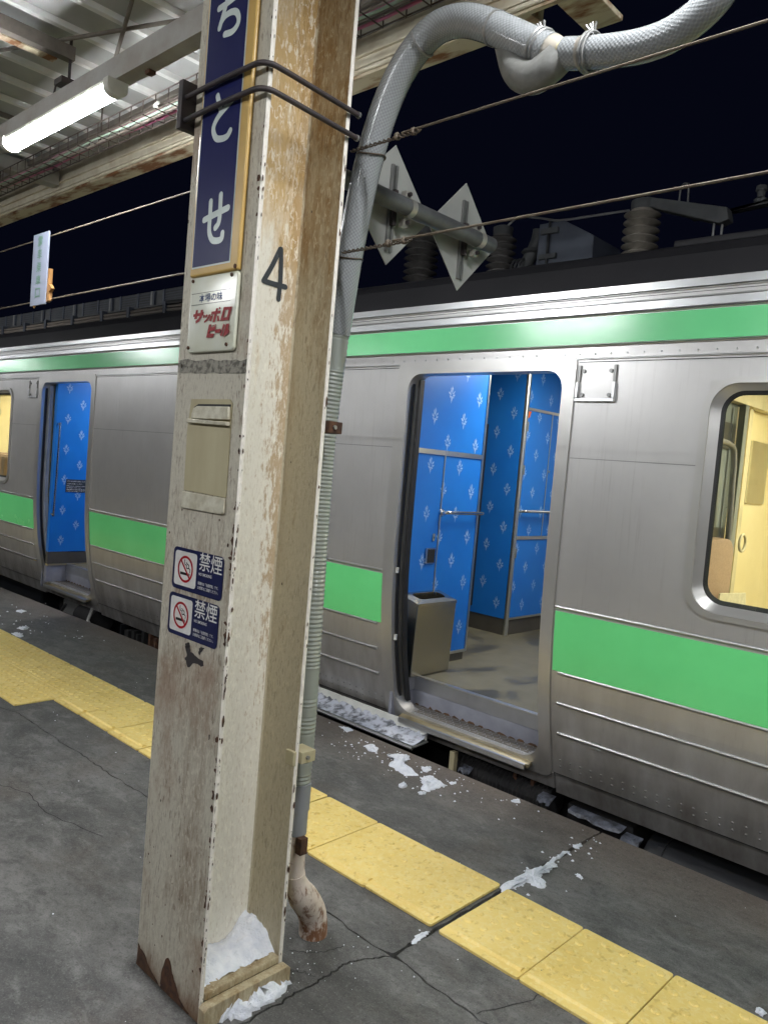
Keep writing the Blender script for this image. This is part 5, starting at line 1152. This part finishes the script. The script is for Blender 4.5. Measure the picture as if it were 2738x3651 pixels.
# ---- diamond plates on a pipe
pp = thing('mounting_pipe', 'dark galvanised pipe reaching from the column towards the train', 'pipe', (-1.70, 1.42, 2.26))
XP = -1.700; ZP = 2.262
obj('pipe', MB().tube([(XP, YB + .001, ZP), (XP, 2.262, ZP)], .0265, 22), 'pipe_grey', pp, smooth=True)
obj('pipe_foot', MB().box(XP - .04, YB + .0005, ZP - .05, XP + .04, YB + .008, ZP + .05), 'galv', pp)
for yc, l in ((1.800, 'diamond shaped grey plate nearer the column, mostly seen behind the hose'), (2.166, 'diamond shaped grey plate at the outer end of the pipe')):
    t = thing('diamond_plate', l, 'sign', (XP - .045, yc, ZP), 'diamond plates on the pipe')
    h = .186; xx = XP - .058
    obj('plate', MB().prism([(yc, ZP + .012 - h), (yc + h, ZP + .012), (yc, ZP + .012 + h), (yc - h, ZP + .012)], 0, xx - .003, xx), 'plate_grey', t, bevel=.001)
    obj('stiffener', MB().box(xx + .0002, yc - .016, ZP - .135, xx + .010, yc - .004, ZP + .135), 'galv', t, bevel=.002); obj('stiffener', MB().box(xx + .0002, yc + .002, ZP - .135, xx + .010, yc + .012, ZP + .135), 'galv', t, bevel=.002)
    obj('clamp_bar', MB().box(xx + .0102, yc - .012, ZP - .055, xx + .024, yc + .004, ZP + .055), 'iron', t)
    obj('pipe_band', MB().tube([(XP, yc + .012, ZP), (XP, yc + .034, ZP)], .0285, 22), 'band', t, smooth=True)
    for s_ in (-1, 1):
        obj('band_ear', MB().box(XP - .030, yc + .012, ZP + s_ * .043 - .012, XP - .008, yc + .034, ZP + s_ * .043 + .012), 'band', t, bevel=.002)
        obj('ear_bolt', MB().tube([(XP - .012, yc + .023, ZP + s_ * .043), (XP + .004, yc + .023, ZP + s_ * .043)], .0065, 6), 'iron', t)

# ---- wires
def strand(x0, x1, y, z, sag=0.0, n=40): return [(x0 + (x1 - x0) * k / n, y, z - sag * 4 * (k / n) * (1 - k / n)) for k in range(n + 1)]
for z, l in ((2.290, 'upper rusty steel wire running past the column and hose'), (2.020, 'lower rusty steel wire running past the column and hose')):
    t = thing('steel_wire', l, 'wire', (-2, 1.45, z), 'steel wires along the platform')
    zr = z + (0.0 if z > 2.1 else .003)
    obj('strand', MB().tube(strand(-1.40, 4.0, 1.45, zr), .0029, 6), 'wire', t); obj('strand', MB().tube(strand(-14, -1.90, 1.45, z + .022), .0029, 6), 'wire', t)
    for s_ in (0, 1):
        obj('twist', MB().tube([(-1.585 + (.245) * k / 60, 1.452 + .0032 * math.cos(k * .8 + s_ * 3.1), zr - .006 + .0032 * math.sin(k * .8 + s_ * 3.1)) for k in range(61)], .0022, 5), 'wire_dk', t)
    for x in (-1.42, -1.365):
        obj('wire_knot', MB().tube([(x + .003 * k * .1, 1.452 + .0065 * math.cos(k * .9), zr - .004 + .0075 * math.sin(k * .9)) for k in range(22)], .003, 5), 'wire', t)
    rh = .0395 if z > 2.1 else .0385; xh = -1.556 if z > 2.1 else -1.61
    obj('hose_tie', MB().tube([(xh + rh * math.cos(a), 1.5 + rh * math.sin(a), zr - .012 + .004 * math.sin(2 * a)) for a in [2 * math.pi * k / 24 for k in range(24)]], .0022, 5, closed=True), 'wire_dk', t)
tag(obj('catenary_wire', MB().tube([(-40, 4.2, 5.3), (30, 4.2, 5.3)], .010, 6), 'wire_dk'), 'faint dark overhead wire high against the night sky', 'wire')
hg = thing('hanging_sign', 'pale narrow sign seen from behind with faint mirrored green characters, hung on two wires', 'sign', (-3.49, 1.44, 2.17))
obj('sheet', MB().box(-3.569, 1.437, 2.022, -3.416, 1.4432, 2.330), 'acrylic', hg, bevel=.001)
G3 = lambda u, v: (u, 1.4360, v)
for k, ch in enumerate('電車乗車口'):
    obj('mirrored_character', text_mesh(ch, G3, -3.520, 2.275 - .0555 * k, .048, .042, .01, mirror=True), 'green_ink', hg)
obj('orange_bracket', MB().prism([(-3.414, 2.03), (-3.385, 2.035), (-3.392, 2.07), (-3.368, 2.085), (-3.385, 2.10), (-3.398, 2.105), (-3.396, 2.17), (-3.408, 2.17)], 1, 1.44, 1.455), 'cardboard', hg)
obj('drip', MB().tube([(-3.53, 1.44, 2.021), (-3.53, 1.44, 2.012)], [.007, .003], 6), 'cardboard', hg)

# ================================================================== CANOPY
cn = thing('platform_canopy', 'grey sheet canopy with cream rusting eave, girders and braces over the platform', 'canopy', (-5, 0.5, 3.0))
ZS = 3.0
sm = MB().box(0, -4.5, ZS, 0.2145, 1.995, ZS + .004); 
def shared(mb, mat, name):
    me = bpy.data.meshes.new(name); me.from_pydata(mb.v, [], mb.f); me.materials.append(M_[mat])
    bm = bmesh.new(); bm.from_mesh(me); bmesh.ops.recalc_face_normals(bm, faces=bm.faces); bm.to_mesh(me); bm.free(); return me
me_s = shared(sm, 'sheet', 'roof_sheet'); me_r = shared(MB().prism([(-.020, ZS - .001), (-.013, ZS - .020), (.013, ZS - .020), (.020, ZS - .001)], 1, -4.5, 1.86), 'rib', 'sheet_rib')
me_c = shared(MB().prism([(.018, ZS - .0012), (.014, ZS - .022), (.022, ZS - .022), (.028, ZS - .0012)], 1, 0, 0.28), 'girder_dk', 'dark_caulk')
x = -2.82 + .217 * 30; k = 0; rc = random.Random(2)
while x > -13:
    for me, nm in ((me_s, 'roof_sheet'), (me_r, 'sheet_rib')):
        o = bpy.data.objects.new(nm, me); COL.objects.link(o); o.parent = cn; o.matrix_parent_inverse = Matrix.Translation(-cn.location); o.location = (x + (.001 if nm == 'roof_sheet' else 0), 0, 0)
    if rc.random() < .35:
        o = bpy.data.objects.new('dark_caulk', me_c); COL.objects.link(o); o.parent = cn; o.matrix_parent_inverse = Matrix.Translation(-cn.location); o.location = (x, rc.uniform(.8, 1.5), 0)
    x -= .217
def ch(name, a, mat, **kw): return obj(name, a, mat, cn, **kw)
XE = -1.245
ch('eave_angle', MB().box(-13, 1.80, 2.955, XE, 1.83, 2.9795), 'girder_dk')
ch('eave_board', MB().box(-13, 2.012, 2.868, -1.455, 2.098, 3.10), 'eave_rust', bevel=.004)
ch('eave_board', MB().box(-1.365, 2.03, 2.868, XE, 2.215, 2.885), 'eave_rust', bevel=.004)
ch('eave_board', MB().box(-1.455, 2.012, 2.868, XE, 2.029, 3.10), 'eave_rust')
ch('eave_lip', MB().tube([(-13, 2.004, 2.884), (XE, 2.004, 2.884)], .008, 8), 'eave', smooth=True)
ch('eave_face', MB().box(-13, 1.996, 2.893, XE, 2.011, 2.999), 'eave')
ch('eave_fold', MB().box(-13, 1.984, 2.925, XE, 1.9955, 2.932), 'eave')
ch('eave_wire', MB().tube([(-13, 2.0, 2.905), (XE, 2.0, 2.905)], .004, 6), 'girder_dk')
for a, b in ((-13, -1.875), (-1.555, 5.5)):
    ch('girder', MB().prism([(1.235, 2.630), (1.288, 2.630), (1.288, 2.636), (1.241, 2.636), (1.241, 2.700), (1.268, 2.700), (1.268, 2.706), (1.235, 2.706)], 0, a, b) if b < 0 else MB().box(5.4, 1.235, 2.63, 5.5, 1.29, 2.706), 'girder')
for x in (-4.66, -7.6, -10.6): ch('cross_beam', MB().box(x - .045, 1.24 + .05, 2.905, x + .045, 1.983, 2.9795), 'girder', bevel=.004)
ch('purlin', MB().prism([(-3.070, 2.900), (-3.070, 2.946), (-3.066, 2.946), (-3.066, 2.896), (-3.105, 2.896), (-3.105, 2.900)], 1, -4, 1.35), 'girder_dk')
ch('purlin', MB().prism([(-3.108, 2.893), (-3.108, 2.899), (-3.150, 2.899), (-3.150, 2.893)], 1, -4, 1.30), 'eave_rust')
ch('hanger_rod', MB().tube([(-3.075, 1.335, 2.975), (-3.075, 1.335, 2.800)], .006, 8), 'iron'); ch('hanger_bracket', MB().box(-3.125, 1.30, 2.800, -3.06, 1.36, 2.822), 'iron')
ch('hanger_rod', MB().tube([(-3.12, 1.305, 2.80), (-3.12, 1.29, 2.70)], .004, 8), 'iron')
for a, b in (((-3.9, .99, 2.955), (-2.2, 1.63, 2.955)), ((-2.35, 1.23, 2.955), (-3.45, 1.65, 2.940))): ch('brace_rod', MB().tube([a, b], .0075, 8), 'girder_dk', smooth=True)
ch('beam_bolt', MB().box(-2.36, 1.262, 2.618, -2.335, 1.285, 2.629), 'rust')
ch('upper_beam', MB().box(-3.75, .30, 2.86, -3.60, .98, 2.96), 'eave_rust')
# cable tray
ct = thing('cable_tray', 'thin wire cable tray with pink and pale green cables under the eave', 'cable tray', (-5, 1.7, 2.8))
for y, z in ((1.72, 2.792), (1.67, 2.790), (1.62, 2.792), (1.62, 2.845), (1.72, 2.862), (1.72, 2.828)): obj('long_wire', MB().tube([(-12, y, z), (-1.26, y, z)], .0028, 5), 'tray', ct)
me_u = shared(MB().tube([(0, 1.62, 2.847), (0, 1.62, 2.789), (0, 1.72, 2.789), (0, 1.72, 2.864)], .0028, 5), 'tray', 'cross_wire')
for k in range(110):
    o = bpy.data.objects.new('cross_wire', me_u); COL.objects.link(o); o.parent = ct; o.matrix_parent_inverse = Matrix.Translation(-ct.location); o.location = (-1.3 - .096 * k, 0, 0)
for y, z, r, m in ((1.70, 2.808, .0055, 'pink'), (1.655, 2.802, .005, 'mint'), (1.638, 2.80, .004, 'greycab'), (1.68, 2.803, .008, 'greycab'), (1.665, 2.818, .006, 'pink')):
    obj('cable', MB().tube([(-12 + .25 * k, y + .006 * math.sin(k * 1.3 + r * 900), z + .003 * math.sin(k * 2.1)) for k in range(44)], r, 7), m, ct, smooth=True)
obj('cable_tie', MB().tube([(-2.92, 1.61, 2.79), (-2.90, 1.60, 2.785), (-2.87, 1.60, 2.79)], .006, 6), 'white_pl', ct); obj('cable_tie', MB().tube([(-2.90, 1.60, 2.79), (-2.88, 1.60, 2.775)], .004, 6), 'white_pl', ct)
for k in range(4): obj('tray_hanger', MB().tube([(-2.4 - 1.2 * k, 1.725, 2.85), (-2.4 - 1.2 * k, 1.725, 2.998)], .004, 6), 'tray', ct)

# lamps: one fixture, copied along the two rows
def lamp():
    t = thing('fluorescent_lamp', 'lit white fluorescent lamp under the girder left of the column', 'lamp', (-3.01, 1.262, 2.628))
    xa_, xb_ = -3.372, -2.500; yc = 1.243
    obj('lamp_body', MB().box(xa_, yc - .031, 2.614, xb_, yc + .031, 2.629), 'lampbody', t, bevel=.003)
    arc = [(yc - .026, 2.6138)] + [(yc - .034 * math.cos(a), 2.604 - .019 * math.sin(a)) for a in [math.pi * k / 10 for k in range(11)]] + [(yc + .026, 2.6138)]
    obj('lamp_cover', MB().prism(arc, 0, xa_ + .022, xb_ - .030), 'tube', t, smooth=True, angle=50)
    cap = [(yc - .036, 2.6295)] + [(yc - .036 * math.cos(a), 2.602 - .025 * math.sin(a)) for a in [math.pi * k / 10 for k in range(11)]] + [(yc + .036, 2.6295)]
    for a, b in ((xa_ - .006, xa_ + .0215), (xb_ - .0295, xb_ + .006)): obj('end_cap', MB().prism(cap, 0, a, b), 'lampbody', t, bevel=.003)
    return t
L0 = lamp()
base = Vector(L0.location)
for (x, y, z), lab in (((-8.6, 1.262, 2.628), 'lit lamp under the girder far along the platform'), ((-13.0, 1.262, 2.628), 'lit lamp at the far end of the girder row'),
                       ((-0.50, 1.30, 2.90), 'lit lamp under the canopy just above the camera'), ((1.6, 1.262, 2.628), 'lit lamp under the girder right of the camera'),
                       ((-4.6, -1.3, 2.80), 'lit lamp on the middle row beside the column bay'), ((-1.9, -1.3, 2.80), 'lit lamp on the middle row level with the column'), ((0.3, -1.3, 2.80), 'lit lamp on the middle row behind the camera'), ((4.2, 0.75, 2.80), 'lit lamp under the canopy far to the right'), ((-7.8, -1.3, 2.80), 'lit lamp far along the middle row')):
    c = copy_tree(L0); c.location = (x, y, z); c['label'] = lab
